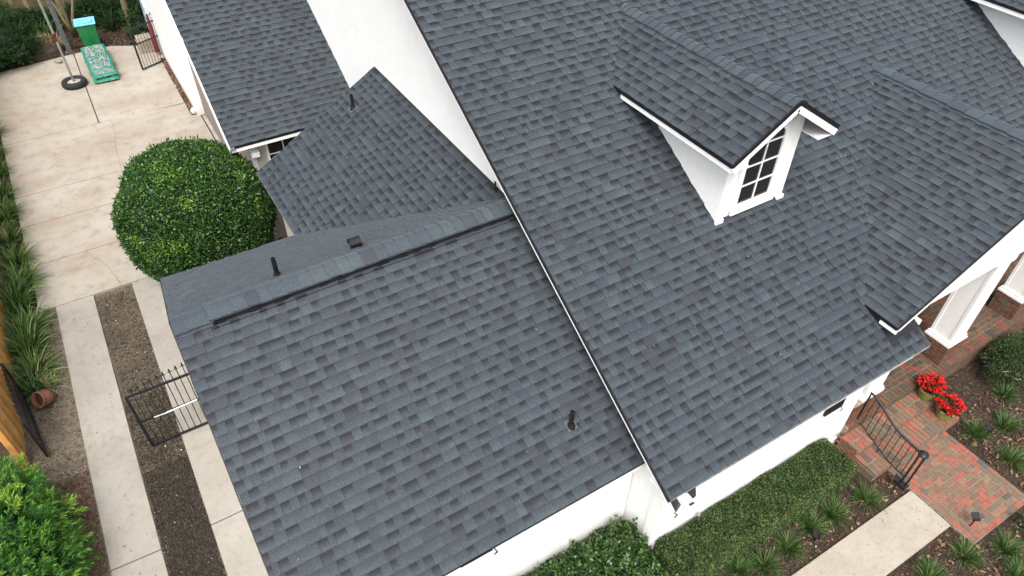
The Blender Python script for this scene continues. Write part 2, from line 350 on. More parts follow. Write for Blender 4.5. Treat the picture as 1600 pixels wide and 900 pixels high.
def shingle_field(part, origin, udir, vdir, ulen, vlen, hidden=lambda p: False, clip=None):
    """rows of laminated shingles on the plane origin + u*udir + v*vdir"""
    o = Vector(origin); u = Vector(udir).normalized(); v = Vector(vdir).normalized(); n = u.cross(v).normalized()
    if n.z < 0: raise ValueError('flip')
    rows = int(vlen/EXP)+1
    for i in range(rows):
        v0 = i*EXP
        if v0 > vlen-.03: break
        ks = min(1., (vlen-.006-v0)/(EXP+.035))
        a0, a1 = (0, ulen) if clip is None else clip(v0+EXP/2)
        x = a0-random.uniform(0, .12); kind = random.random() < .5; jit = random.uniform(-.004, .004); last = 0
        while x < a1-.01:
            wi = random.choice([2, 3, 3, 4, 4, 5, 5, 6, 7]) if not kind else random.choice([1, 2, 3, 4, 4, 5, 5, 6, 7, 8])
            wd = WQ[wi]; x0, x1 = max(x, a0), min(x+wd, a1)
            ti = min(11, max(0, int(random.gauss(5.6, 2.0))))
            if x1-x0 > .012:
                p = o+u*x0+v*(v0+jit)+n*.004
                c = p+u*(x1-x0)/2+v*EXP/2
                if not hidden(c):
                    M = Matrix(((u.x, v.x*ks, n.x, p.x), (u.y, v.y*ks, n.y, p.y), (u.z, v.z*ks, n.z, p.z), (0, 0, 0, 1)))
                    s = project(c); score = -1
                    if s and 0 < s[0] < 1600 and 0 < s[1] < 900 and x1-x0 > wd-1e-4:
                        vd = (CAM-c); score = wd*n.dot(vd.normalized())/vd.length_squared
                    if s and -120 < s[0] < 1720 and -120 < s[1] < 1020:
                        SH.append([score, part, M, wi, kind, ti, x1-x0])
            x += wd
            kind = (random.random() < .40) if kind else (random.random() < .92)
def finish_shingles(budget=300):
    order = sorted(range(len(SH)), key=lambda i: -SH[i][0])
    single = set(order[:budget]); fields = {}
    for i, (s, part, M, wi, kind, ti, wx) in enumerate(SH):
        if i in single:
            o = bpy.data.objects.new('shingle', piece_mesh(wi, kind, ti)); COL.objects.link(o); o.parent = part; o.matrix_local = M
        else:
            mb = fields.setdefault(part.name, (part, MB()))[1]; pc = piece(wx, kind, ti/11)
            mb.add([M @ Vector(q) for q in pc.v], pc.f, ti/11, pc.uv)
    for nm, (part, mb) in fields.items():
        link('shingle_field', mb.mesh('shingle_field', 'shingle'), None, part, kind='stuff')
def cap_run(part, p0, p1, sl, half=.16, step=.165, rise=.012, seed=0):
    """hip-and-ridge cap shingles bent over a ridge from p0 to p1; sl = slope of both sides"""
    rr = random.Random(seed); a = Vector(p0); b = Vector(p1); d = (b-a).normalized(); sd = d.cross(Vector((0, 0, 1))).normalized(); L = (b-a).length
    x = 0
    while x < L-.02:
        st = step*rr.uniform(.8, 1.25); w = min(st+.03, L-x+.01); mb = MB(); tone = min(1, max(0, rr.gauss(.62, .22))); off = rr.uniform(-.006, .006)
        pr = []
        for k in range(-4, 5):
            s_ = half*k/4+off; z = -sl*math.sqrt(s_*s_+.0028)+sl*.05
            pr.append((s_, z))
        vs = []
        for (xx, t) in ((x, rise+.015), (x+w, rise+.001)):
            for s_, z in pr: vs.append(a+d*xx+sd*s_+Vector((0, 0, z+t)))
        n_ = len(pr)
        for s_, z in pr: vs.append(a+d*x+sd*s_+Vector((0, 0, z+rise-.02)))
        for s_, z in pr: vs.append(a+d*(x+w)+sd*s_+Vector((0, 0, z+rise-.02)))
        fs = [(i, i+1, n_+i+1, n_+i) for i in range(n_-1)]
        fs += [(2*n_+i, 2*n_+i+1, i+1, i) for i in range(n_-1)]+[(n_+i, n_+i+1, 3*n_+i+1, 3*n_+i) for i in range(n_-1)]
        fs += [(0, n_, 3*n_, 2*n_), (n_-1, 2*n_-1, 4*n_-1, 3*n_-1)]
        mb.add(vs, fs, tone, [(0, 0)]*(4*(n_-1))+[(.8, .9)]*(4*(n_-1))+[(0, 0)]*(4*(len(fs)-2*(n_-1))))
        mb.obj('ridge_cap', 'shingle', part, smooth=False)
        x += st

def Vv(*a): return Vector(a)
# --- roof decks
def deck(poly, th=.11):
    return MB().prism(poly, (0, 0, -th))
roofA = deck([(xaL, yAf, zAf), (0, yAf, zAf), (0, yA, zA), (xaL, yA, zA)]).prism([(xaL, yA, zA), (0, yA, zA), (0, yAb, zAb), (xaL, yAb, zAb)], (0, 0, -.11)).obj('wing_roof', 'underlay', house, label='lower side wing gable roof with ridge vent')
xDm = 5.03; yDm = .62
zDR = Dz(yDR)
roofD = deck([(xDL, yD, zD), (xDm, yD, zD), (xDm, yDm, Dz(yDm)), (xDL, yDm, Dz(yDm))], .06).prism([(xDL, yDm, Dz(yDm)), (XH, yDm, Dz(yDm)), (XH, yDR, zDR), (xDL, yDR, zDR)], (0, 0, -.06)).prism([(xDL, yDR, zDR), (XH, yDR, zDR), (XH, 2*yDR-yD, zD), (xDL, 2*yDR-yD, zD)], (0, 0, -.06)).obj('main_roof', 'underlay', house, label='tall main roof slope with two dormers')
roofE = deck([(xEe, yE, zEe), (xE, yE, zE), (xE, 3.75, zE), (xEe, .45, zEe)]).prism([(xE, yE, zE), (2*xE-xEe, yE, zEe), (2*xE-xEe, .45, zEe), (xE, 3.75, zE)], (0, 0, -.11)).obj('porch_roof', 'underlay', house, label='front facing porch gable roof')
roofB = deck([(xB, 6.2, zB), (xB, yB, zB), (0, yB, Bz(0)), (0, 4.4, Bz(0))]).obj('link_roof', 'underlay', house, label='small sloping link roof against the white gable wall')
roofC = deck([(xCL, yC, zC), (0, yC, zC), (0, yCR, Cz(yCR)), (xCL, yCR, Cz(yCR))]).prism([(xCL, yCR, Cz(yCR)), (0, yCR, Cz(yCR)), (0, 2*yCR-yC, zC), (xCL, 2*yCR-yC, zC)], (0, 0, -.11)).obj('garage_roof', 'underlay', house, label='garage roof at the back left of the house')
cA = math.atan(sA); cDa = math.atan(sD); cE = math.atan(sE)
nlen = lambda s: math.sqrt(1+s*s)
# dormer bookkeeping for hiding shingles under things
XD2 = 2*xE-xd
def under_dormer(c):
    for x0 in (xd, XD2):
        if abs(c.x-x0) < cwd-.02 and c.y > ydw+.05 and c.z < zd-sd_*abs(c.x-x0)-.15: return True
        if abs(c.x-x0) < hwd and c.z < zd-sd_*abs(c.x-x0)-.1 and c.y > 4.9: return True
    return False
def hidD(c):
    if abs(c.x-xE) < xE-xEe-.05 and c.z < Ez(c.x)-.12 and c.y > yE: return True
    return under_dormer(c)
shingle_field(roofD, (xDL-.015, yD-.02, zD-.012), (1, 0, 0), (0, 1, sD), XH-xDL, 12, hidD, lambda v: (0, (xDm-xDL+.02) if v < 1.16 else XH-xDL))
shingle_field(roofA, (xaL-.015, yAf-.02, zAf-.011), (1, 0, 0), (0, 1, sA), -xaL+.01, (yA-yAf)*nlen(sA)+.015)
shingle_field(roofA, (0, yAb+.02, zAb-.011), (-1, 0, 0), (0, -1, sA), -xaL+.015, (yAb-yA)*nlen(sA)+.01, lambda c: c.x > xB and c.z < Bz(c.x)-.1)
shingle_field(roofC, (xCL-.015, yC-.02, zC-.012), (1, 0, 0), (0, 1, sC), -xCL, 5.2)
shingle_field(roofB, (xB-.02, yB+.015, zB-.012), (0, -1, 0), (1, 0, sB), yB-4.3, -xB*nlen(sB), lambda c: c.z < Afz(c.y)-.10)
shingle_field(roofE, (xEe-.02, 4.2, zEe-.011), (0, -1, 0), (1, 0, sE), 4.2-yE+.015, (xE-xEe)*nlen(sE), lambda c: c.z < Dz(c.y)-.08)
shingle_field(roofE, (2*xE-xEe+.02, yE-.015, zEe-.011), (0, 1, 0), (-1, 0, sE), 4.2-yE, (xE-xEe)*nlen(sE), lambda c: c.z < Dz(c.y)-.08)

# --- fascia, drip edges, rakes
def strip(part, nm, a, b, w, h, mat, up=(0, 0, 1)): return MB().beam(a, b, w, h, up).obj(nm, mat, part)
# wing roof
strip(roofA, 'drip_edge', (xaL-.01, yAf-.025, zAf-.025), (0, yAf-.025, zAf-.025), .012, .03, 'drip_metal')
strip(roofA, 'fascia', (xaL, yAf-.013, zAf-.09), (0, yAf-.013, zAf-.09), .02, .09, 'white_paint')
for (a, b) in (((xaL-.02, yAf-.02, zAf-.03), (xaL-.02, yA, zA-.03)), ((xaL-.02, yA, zA-.03), (xaL-.02, yAb+.02, zAb-.03))):
    strip(roofA, 'drip_edge', a, b, .015, .05, 'vent_rubber')
# a bracket hook and a lifted seam under the wing eave
MB().tube([(-2.72, yAf-.03, zAf-.05), (-2.70, yAf-.07, zAf-.1), (-2.73, yAf-.05, zAf-.16), (-2.68, yAf-.04, zAf-.13)], .008, 6).obj('gutter_hook', 'black_metal', roofA)
MB().box(-3.2, -2.75, yAf-.034, yAf-.026, zAf-.06, zAf-.045).obj('flashing_gap', 'black_metal', roofA)
# ridge vent + caps on the wing
vz = .045
for s_ in (-1, 1):
    mb = MB(); y1 = yA+s_*.192; mb.box(-4.77, .0, min(y1, y1-s_*.05), max(y1, y1-s_*.05), zA-sA*.192-.012, zA-sA*.192+.040); mb.obj('ridge_vent', 'drip_metal', roofA)
    mb = MB(); y1 = yA+s_*.232; mb.box(-4.77, .0, min(y1, y1-s_*.05), max(y1, y1-s_*.05), zA-sA*.232-.010, zA-sA*.232+.018); mb.obj('ridge_vent_lip', 'drip_metal', roofA)
cap_run(roofA, (xaL-.01, yA, zA), (-4.76, yA, zA), sA, half=.175, rise=.02, seed=3)
cap_run(roofA, (-4.79, yA, zA), (0, yA, zA), sA, half=.175, rise=.056, seed=4)
# main roof
for (x_, w_, h_, zo, mt, nm) in ((xDL-.022, .022, .05, -.028, 'drip_metal', 'drip_edge'), (xDL-.016, .028, .045, -.078, 'white_paint', 'rake_board')):
    strip(roofD, nm, (x_, yD-.02, zD+zo-.01), (x_, yDR, zDR+zo), w_, h_, mt)
strip(roofD, 'drip_edge', (xDL-.01, yD-.028, zD-.028), (xDm, yD-.028, zD-.028), .012, .022, 'galvanised')
strip(roofD, 'fascia', (xDL+.0, yD-.018, zD-.055), (4.62, yD-.018, zD-.055), .025, .032, 'white_paint')
strip(roofD, 'fascia', (4.63, yD-.016, zD-.055), (xDm, yD-.016, zD-.055), .02, .03, 'white_paint')
strip(roofD, 'drip_edge', (xDm+.005, yD, zD-.05), (xDm+.005, yDm+.4, Dz(yDm+.4)-.05), .02, .09, 'vent_rubber')
MB().box(xDL, 4.64, yD, .0, zD-.085, zD-.066).obj('soffit', 'white_paint', roofD)
# bent flashing corners and the open white outlet at the front left corner of the main eave
MB().prism([(xDL-.01, yD-.03, zD-.02), (xDL+.11, yD-.03, zD-.02), (xDL+.10, yD-.12, zD-.06), (xDL+.0, yD-.15, zD-.12)], (0, 0, -.012)).obj('corner_flashing', 'vent_rubber', roofD)
MB().prism([(xDL+.28, yD-.03, zD-.02), (xDL+.43, yD-.03, zD-.02), (xDL+.36, yD-.12, zD-.05), (xDL+.30, yD-.14, zD-.06)], (0, 0, -.012)).obj('corner_flashing', 'vent_rubber', roofD)
MB().box(xDL+.10, xDL+.24, yD-.14, yD-.03, zD-.07, zD-.02).obj('outlet_flap', 'white_paint', roofD)
x0, x1, y0, y1, z1 = xDL+.14, xDL+.31, yD-.225, yD-.145, zD-.03
mb = MB()
for (a_, b_, c_, d_) in ((x0, x1, y0, y0+.012), (x0, x1, y1-.012, y1), (x0, x0+.03, y0+.012, y1-.012), (x1-.03, x1, y0+.012, y1-.012)): mb.box(a_, b_, c_, d_, z1-.09, z1)
mb.obj('outlet_box', 'white_paint', roofD)
MB().box(x0+.03, x1-.03, y0+.012, y1-.012, z1-.08, z1-.05).obj('outlet_hollow', 'interior', roofD)
MB().tube([(xDL-.02, yD-.14, zD-.13), (xDL+.02, yD-.17, zD-.17), (xDL-.03, yD-.17, zD-.2)], .009, 6).obj('gutter_hook', 'black_metal', roofD)
# porch gable roof
strip(roofE, 'drip_edge', (xEe-.02, yE-.022, zEe-.025), (xE, yE-.022, zE-.025), .022, .05, 'drip_metal')
strip(roofE, 'drip_edge', (xE, yE-.022, zE-.025), (2*xE-xEe, yE-.022, zEe-.025), .022, .05, 'drip_metal')
strip(roofE, 'rake_board', (xEe+.02, yE-.016, zEe-.075), (xE, yE-.016, zE-.085), .03, .085, 'white_paint')
strip(roofE, 'rake_board', (xE, yE-.016, zE-.15), (2*xE-xEe, yE-.016, zEe-.15), .03, .19, 'white_paint')
strip(roofE, 'drip_edge', (xEe-.022, yE-.02, zEe-.03), (xEe-.022, .50, zEe-.03), .02, .06, 'drip_metal')
strip(roofE, 'fascia', (xEe-.012, yE-.03, zEe-.10), (xEe-.012, .14, zEe-.10), .03, .08, 'white_paint')
MB().prism([(xEe-.02, .50, zEe-.03), (xEe+.1, .62, zEe+.02), (xEe-.08, .62, zEe+.005)], (0, 0, -.02)).obj('valley_flashing', 'drip_metal', roofE)
cap_run(roofE, (xE, yE-.02, zE), (xE, 3.86, zE), sE, half=.15, rise=.016, step=.28, seed=5)
# link roof and garage roof trims
strip(roofB, 'drip_edge', (xB-.02, 6.9, zB-.03), (xB-.02, yB+.01, zB-.03), .02, .04, 'galvanised')
strip(roofB, 'drip_edge', (xB, yB+.018, zB-.03), (0, yB+.018, Bz(0)-.03), .02, .04, 'vent_rubber')
MB().add([(-.13, 5.0, 5.02), (-.02, 4.65, 5.02), (-.02, 4.75, 4.75), (-.13, 5.0, 4.68)], [(0, 1, 2, 3)])
MB().beam((-.08, 4.68, 4.62), (-.08, 4.70, 4.80), .012, .05).obj('flashing_tab', 'drip_metal', roofB)
strip(roofC, 'drip_edge', (xCL-.01, yC-.03, zC-.035), (0, yC-.03, zC-.035), .02, .055, 'drip_metal')
strip(roofC, 'fascia', (xCL, yC-.016, zC-.105), (0, yC-.016, zC-.105), .03, .085, 'white_paint')
MB().box(xCL+.05, 0, yC, 11.35, zC-.155, zC-.135).obj('soffit', 'white_paint', roofC)
strip(roofC, 'rake_board', (xCL-.018, yC-.02, zC-.12), (xCL-.018, yCR, Cz(yCR)-.12), .03, .2, 'white_paint')
strip(roofC, 'rake_board', (xCL-.018, yCR, Cz(yCR)-.12), (xCL-.018, 2*yCR-yC, zC-.12), .03, .2, 'white_paint')
for dx in (0, .05): MB().box(xCL-.02+dx, xCL+.02+dx, yC-.10, yC-.04, zC-.05, zC-.01).obj('gutter_end', 'galvanised', roofC)

# --- walls
def wallbox(nm, x0, x1, y0, y1, z0, z1, mat, **k): return MB().box(x0, x1, y0, y1, z0, z1).obj(nm, mat, house, **k)
wing = MB().prism([(-4.95, .66, 0), (-.002, .66, 0), (-.002, .66, Afz(.66)-.12), (-4.95, .66, Afz(.66)-.12)], (0, .2, 0)); wing.obj('wall', 'white_paint', house)
MB().prism([(-4.95, .863, 0), (-4.95, .863, Afz(.863)-.12), (-4.95, yA, zA-.12), (-4.95, 7.0, Afz(7.0)-.12), (-4.95, 7.0, 0)], (.2, 0, 0)).obj('wall', 'white_paint', house)
wallbox('wall', -4.747, -2.605, 6.8, 6.998, 0, Afz(6.998)-.12, 'white_paint')
wallbox('soffit', -4.95, -.002, yAf+.01, .658, zAf-.15, zAf-.13, 'white_paint')
# main gable wall, plane x = 0, then its lap boards above the wing and garage roofs
yb = 2*yDR-yD
MB().prism([(.02, .002, 0), (.02, .002, Dz(.002)-.13), (.02, yDR, zDR-.13), (.02, yb-.45, Dz(.002)-.13), (.02, yb-.45, 0)], (.2, 0, 0)).obj('gable_wall', 'white_paint', house)
for k in range(44):
    z0 = 3.1+k*.165; z1 = z0+.17
    yl = lambda z: yD+(z+.13-zD)/sD
    a0 = max(1.1, yl(z0)); a1 = max(1.1, yl(z1)); b0 = 16.; b1 = 16.
    if z1 > zDR-.3: break
    b0 = min(b0, 2*yDR-yl(z0)); b1 = min(b1, 2*yDR-yl(z1))
    MB().add([(-.008, a0, z0), (-.002, a1, z1), (-.002, b1, z1), (-.008, b0, z0), (.03, a0, z0), (.03, a1, z1), (.03, b1, z1), (.03, b0, z0)],
        [(0, 1, 2, 3), (4, 7, 6, 5), (0, 3, 7, 4), (1, 5, 6, 2), (0, 4, 5, 1), (3, 2, 6, 7)]).obj('siding_board', 'white_paint', house)
MB().box(-.02, .0, .0, .175, 0, 2.66).obj('corner_board', 'white_paint', house)
wallbox('front_wall', .222, 4.65, .0, .2, 0, 2.68, 'white_paint')
wallbox('wall_base', .23, 4.6, -.025, -.002, 0, .22, 'white_paint')
wallbox('wall', 4.45, 4.648, .203, 2.55, 0, 3.1, 'white_paint')
wallbox('wall', -2.6, -2.42, 6.6, 9.4, 0, zB+.0, 'beige_paint', label='beige wall under the link roof eave')
wallbox('wall', -2.418, -.0, 9.2, 9.4, 0, zB+.12, 'beige_paint')
wallbox('garage_wall', -2.6, .0, 11.35, 11.55, 0, 3.05, 'beige_paint', label='beige garage front wall in the shade of its eave')
wallbox('corner_board', -2.63, -2.50, 11.32, 11.348, 0, 2.8, 'white_paint')
wallbox('garage_side', -2.5, -2.3, 11.553, 18.5, 0, 3.3, 'taupe_paint', label='taupe side panel of the garage')
wallbox('garage_side', -2.72, -2.3, 18.503, 25.1, 0, 3.3, 'white_paint', label='white side wall of the garage')
MB().prism([(-2.6, 11.56, 3.302), (-2.6, yCR, Cz(yCR)-.13), (-2.6, 25.0, 3.302)], (.2, 0, 0)).obj('garage_gable', 'white_paint', house)
# garage window under the eave
def window(parent, x0, x1, z0, z1, y, cols, rows, mat='white_paint'):
    fr = MB()
    for (a, b, c, d_) in ((x0-.05, x0, z0-.05, z1+.05), (x1, x1+.05, z0-.05, z1+.05)): fr.box(a, b, y-.03, y-.002, c, d_)
    fr.box(x0, x1, y-.03, y-.002, z0-.05, z0); fr.box(x0, x1, y-.03, y-.002, z1, z1+.05)
    wdw = fr.obj('window', mat, parent)
    return wdw
wn = window(house, -2.20, -1.50, 1.2, 2.74, 11.345, 2, 4)
for i in range(2):
    for j in range(4):
        xa = -2.20+i*.35; za = 1.2+j*.385
        MB().box(xa+.012, xa+.338, 11.333, 11.343, za+.012, za+.373).obj('pane', 'glass', wn)
mb = MB(); mb.box(-1.862, -1.838, 11.322, 11.344, 1.2, 2.74)
for j in (1, 2, 3): mb.box(-2.20, -1.50, 11.324, 11.3435, 1.2+j*.385-.011, 1.2+j*.385+.011)
mb.obj('muntin', 'white_paint', wn)
MB().box(-2.62, -2.44, 11.12, 11.318, 2.50, 2.62).obj('light_housing', 'white_paint', house)
# front shutter
sh = MB().box(3.62, 4.06, -.045, -.004, 1.52, 2.40).obj('shutter', 'shutter_black', house)
for k in range(15):
    z = 1.56+k*.05; MB().box(3.66, 4.02, -.053, -.0455, z, z+.03).obj('slat', 'shutter_black', sh)
MB().tube([(4.0, -.05, 1.57), (4.01, -.09, 1.53), (3.97, -.08, 1.49)], .008, 6).obj('shutter_hook', 'black_metal', house)
# porch gable wall, beam, back wall and door
gz0 = 3.22
MB().prism([(5.08, .04, zE-.14-sE*(xE-5.08)), (5.08, .04, gz0), (xE+(zE-.12-gz0)/sE, .04, gz0), (xE, .04, zE-.14)], (0, .12, 0)).obj('porch_gable', 'white_paint', house)
MB().box(5.08, 10.5, .03, .50, gz0-.02, gz0+.12).obj('porch_beam', 'white_paint', house)
MB().box(5.0, 10.4, .502, 2.6, gz0+.06, gz0+.10).obj('porch_ceiling', 'white_paint', house)

# --- dormers
def dormer(x0, nsh):
    yb_ = yD+(zd-zD)/sD
    zc = zd-sd_*hwd; yc_ = yD+(zc-zD)/sD
    root = MB().prism([(x0-cwd+.01, ydw+.01, Dz(ydw)-.1), (x0+cwd-.01, ydw+.01, Dz(ydw)-.1), (x0+cwd-.01, ydw+.01, zd-sd_*cwd-.1), (x0, ydw+.01, zd-.1), (x0-cwd+.01, ydw+.01, zd-sd_*cwd-.1)], (0, .1, 0)).obj('dormer', 'white_paint', house,
        label='gabled dormer with divided arched window' if nsh else 'gabled dormer at the right edge, only its left cheek showing')
    # cheek walls with lap boards
    zt = zd-sd_*cwd-.09
    for s_ in (-1, 1):
        xx = x0+s_*cwd
        MB().prism([(xx, ydw+.11, Dz(ydw)-.05), (xx, ydw+.11, zt), (xx, yD+(zt-zD)/sD, zt)], (-s_*.1, 0, 0)).obj('cheek', 'white_paint', root)
        if s_ < 0:
            for k in range(14):
                za = Dz(ydw)-.04+k*.13; zb = za+.135
                if za > zt-.02: break
                zb = min(zb, zt)
                ya = ydw+.012; e0 = yD+(za-zD)/sD+.04; e1 = yD+(zb-zD)/sD+.04
                if e0 < ya: e0 = ya+.01
                MB().add([(xx-.009, ya, za), (xx-.003, ya, zb), (xx-.003, e1, zb), (xx-.009, e0, za), (xx+.02, ya, za), (xx+.02, ya, zb), (xx+.02, e1, zb), (xx+.02, e0, za)],
                    [(0, 1, 2, 3), (4, 7, 6, 5), (0, 3, 7, 4), (1, 5, 6, 2), (0, 4, 5, 1), (3, 2, 6, 7)]).obj('siding_board', 'white_paint', root)
        xo = x0+s_*(cwd-.055)
        MB().box(xo-.06, xo+.06, ydw-.022, ydw+.008, Dz(ydw)-.05, zt+.02).obj('corner_board', 'white_paint', root)
    MB().box(x0-cwd-.012, x0-cwd+.01, ydw-.02, ydw+.10, Dz(ydw)-.05, zt+.02).obj('corner_board', 'white_paint', root)
    MB().box(x0-cwd-.04, x0-cwd+.12, ydw-.06, ydw-.024, Dz(ydw)-.09, Dz(ydw)+.05).obj('trim_block', 'white_paint', root)
    MB().box(x0+cwd-.12, x0+cwd+.03, ydw-.06, ydw-.024, Dz(ydw)-.09, Dz(ydw)+.05).obj('trim_block', 'white_paint', root)
    # window
    wx0, wx1, wz0, wz1 = x0-.345, x0+.345, Dz(ydw)+.20, zd-.60
    def arch(rx, z_base, zs, n_=8):
        return [(x0+rx*math.cos(math.pi*i/n_), z_base+zs*math.sin(math.pi*i/n_)) for i in range(n_+1)]
    topc = arch(.345, wz1-.22, .28); out = arch(.44, wz1-.22, .38)
    fr = MB()
    pi_ = [(wx1, wz0)]+topc+[(wx0, wz0)]; po = [(x0+.44, wz0-.09)]+out+[(x0-.44, wz0-.09)]
    N_ = len(pi_); vs = []
    for yy in (ydw-.035, ydw+.005):
        vs += [(a, yy, b) for a, b in po]+[(a, yy, b) for a, b in pi_]
    fs = []
    for i in range(N_):
        j = (i+1) % N_
        fs += [(i, j, N_+j, N_+i), (2*N_+i, 3*N_+i, 3*N_+j, 2*N_+j), (N_+i, N_+j, 3*N_+j, 3*N_+i), (i, 2*N_+i, 2*N_+j, j)]
    fr.add(vs, fs); fr.obj('window_frame', 'white_paint', root)
    rows = 4; rh = (wz1-.22-wz0)/3.0
    for i in (0, 1):
        for j in range(3):
            xa = wx0+i*.345; za = wz0+j*rh
            MB().box(xa+.01, xa+.335, ydw-.012, ydw-.004, za+.01, za+rh-.01).obj('pane', 'glass', root)
        half = [(a, b) for a, b in topc if (a >= x0-1e-6 if i else a <= x0+1e-6)]
        base_z = wz1-.215; pts = half+([(x0, base_z)] if i == 0 else [])
        if i == 1: pts = [(x0, base_z)]+half
        MB().prism([(x0+(a-x0)*.97+(.008 if i else -.008), ydw-.004, base_z+(b-base_z)*.96+.008) for a, b in pts], (0, -.008, 0)).obj('pane', 'glass', root)
    mb = MB(); mb.box(x0-.011, x0+.011, ydw-.03, ydw-.013, wz0, wz1+.05)
    for j in (1, 2, 3): mb.box(wx0, wx1, ydw-.028, ydw-.0135, wz0+j*rh-.010, wz0+j*rh+.010)
    mb.obj('muntin', 'white_paint', root)
    MB().box(wx0-.12, wx1+.12, ydw-.07, ydw-.037, wz0-.14, wz0-.085).obj('window_sill', 'white_paint', root)
    MB().box(wx0+.02, wx1-.02, ydw-.0125, ydw-.0121, wz0+.012, wz0+.05).obj('inner_blind', 'interior', root)
    # roof
    rf = deck([(x0-hwd, yd, zc), (x0, yd, zd), (x0, yb_-.05, zd), (x0-hwd, yc_-.05, zc)], .09).prism([(x0, yd, zd), (x0+hwd, yd, zc), (x0+hwd, yc_-.05, zc), (x0, yb_-.05, zd)], (0, 0, -.09)).obj('dormer_roof', 'underlay', root)
    ex = (0, -1, 0)
    L = hwd*nlen(sd_)
    # fields belong to the dormer (sub-part level)
    shingle_field(root, (x0-hwd-.02, yb_+.1, zc-.012), (0, -1, 0), (1, 0, sd_), yb_+.1-yd+.015, L, lambda c: c.z < Dz(c.y)-.07)
    shingle_field(root, (x0+hwd+.02, yd-.015, zc-.012), (0, 1, 0), (-1, 0, sd_), yb_+.1-yd, L, lambda c: c.z < Dz(c.y)-.07)
    cap_run(root, (x0, yd-.02, zd), (x0, yb_+.05, zd), sd_, half=.15, rise=.014, step=.14, seed=int(x0*10))
    for s_ in (-1, 1):
        MB().beam((x0+s_*(hwd+.02), yd-.018, zc-.03), (x0, yd-.018, zd-.018), .03, .065).obj('drip_edge', 'drip_metal', root)
        MB().beam((x0+s_*(hwd+.0), yd-.008, zc-.122), (x0, yd-.008, zd-.112), .035, .10).obj('rake_board', 'white_paint', root)
        MB().beam((x0+s_*(hwd+.022), yd-.02, zc-.035), (x0+s_*(hwd+.022), yc_-.02, zc-.035), .02, .06).obj('drip_edge', 'drip_metal', root)
        MB().beam((x0+s_*(hwd+.008), yd-.01, zc-.105), (x0+s_*(hwd+.008), yc_-.25, zc-.105), .025, .085).obj('fascia', 'white_paint', root)
        MB().prism([(x0+s_*cwd, yd, zc-.16), (x0+s_*hwd, yd, zc-.16), (x0+s_*hwd, yc_-.4, zc-.16), (x0+s_*cwd, yc_-.4, zc-.16)], (0, 0, .02)).obj('soffit', 'white_paint', root)
    MB().prism([(x0-hwd-.04, yc_+.02, zc-.0), (x0-hwd+.12, yc_+.12, zc+.04), (x0-hwd-.18, yc_+.10, zc+.03)], (0, 0, .015)).obj('valley_flashing', 'drip_metal', root)
    return root
dormer(xd, True); dormer(XD2, False)
finish_shingles(300)

# --- roof vents
def pipe(x, y, z, h, nm='vent_pipe'):
    mb = MB(); mb.lathe([(.033, -.05), (.033, h), (.021, h+.002), (.021, h-.06)], 14, (x, y, z)); o = mb.obj(nm, 'vent_rubber', house, smooth=False)
    MB().lathe([(.066, -.03), (.060, .02), (.045, .05), (.036, .08)], 16, (x, y, z)).obj('boot', 'vent_rubber', o)
    return o
def flash(o, x, y, z, nrm, s=.15):
    n = Vector(nrm).normalized(); u = Vector((1, 0, 0)) if abs(n.x) < .3 else Vector((0, 1, 0)); v = n.cross(u).normalized()
    c = Vector((x, y, z))+n*.018; P = [c+u*a+v*b for a, b in ((-s, -s), (s, -s), (s, s), (-s, s))]
    MB().prism(P, n*.004).obj('flashing', 'dark_pole', o)
o = pipe(-1.046, 1.008, 3.30, .31); flash(o, -1.046, 1.02, 3.30, (0, -sA, 1), .075)
o = pipe(-3.741, 4.50, 4.59, .33); flash(o, -3.741, 4.52, 4.58, (0, sA, 1), .08)
o = pipe(-.789, 9.118, 4.19, .31); flash(o, -.789, 9.118, 4.18, (-sB, 0, 1), .09)
gx_, gy_, gz_ = -2.541, 4.54, 4.57
hood = MB()
pr_ = [(-.02, -.02), (-.03, .10), (.02, .15), (.09, .15), (.15, .10), (.17, .03), (.12, .03), (.10, .08), (.04, .09), (.035, -.02)]
hood.prism([(gx_-.085, gy_+a, gz_+b) for a, b in pr_], (.17, 0, 0)).obj('hood_vent', 'vent_rubber', house)

# ------------------------------------------------------------------ ground sheets
def sheet(nm, poly, z, mat, **k):
    return MB().add([(x, y, z) for x, y in poly], [tuple(range(len(poly)))]).obj(nm, mat, None, kind='structure', **k)
sheet('ground', [(-90, -90), (110, -90), (110, 110), (-90, 110)], -.06, 'soil')
sheet('side_yard_dirt', [(-8.75, -6), (-5.0, -6), (-5.0, 11.6), (-8.75, 11.6)], -.052, 'grey_dirt')
mbx = MB()
# uneven strip of dirt between the wheel tracks
def rough_patch(nm, x0, x1, y0, y1, z, amp, mat, step=.06):
    nx = max(2, int((x1-x0)/step)); ny = max(2, int((y1-y0)/step)); xs = np.linspace(x0, x1, nx+1); ys = np.linspace(y0, y1, ny+1)
    X, Y = np.meshgrid(xs, ys); Z = z+RNG.normal(size=X.shape)*amp+amp*1.5*np.sin(X*5.1+Y*1.7)*np.sin(Y*2.3)
    V = np.stack([X, Y, Z], -1).reshape(-1, 3); a = np.arange((nx+1)*(ny+1)).reshape(ny+1, nx+1)
    Q = np.stack([a[:-1, :-1], a[:-1, 1:], a[1:, 1:], a[1:, :-1]], -1).reshape(-1, 4)
    me = np_mesh(nm, V, Q, np.zeros(len(Q)), mat); me.polygons.foreach_set('use_smooth', [True]*len(Q)); return link(nm, me, None, None, kind='structure')
rough_patch('dirt_strip', -6.76, -5.93, -2, 11.44, -.03, .006, 'strip_dirt')
rough_patch('dirt_verge', -8.7, -7.52, -2, 11.5, -.035, .006, 'grey_dirt')
rough_patch('front_mulch_bed', -3, 12.5, -6, .0, -.03, .010, 'soil', .09)
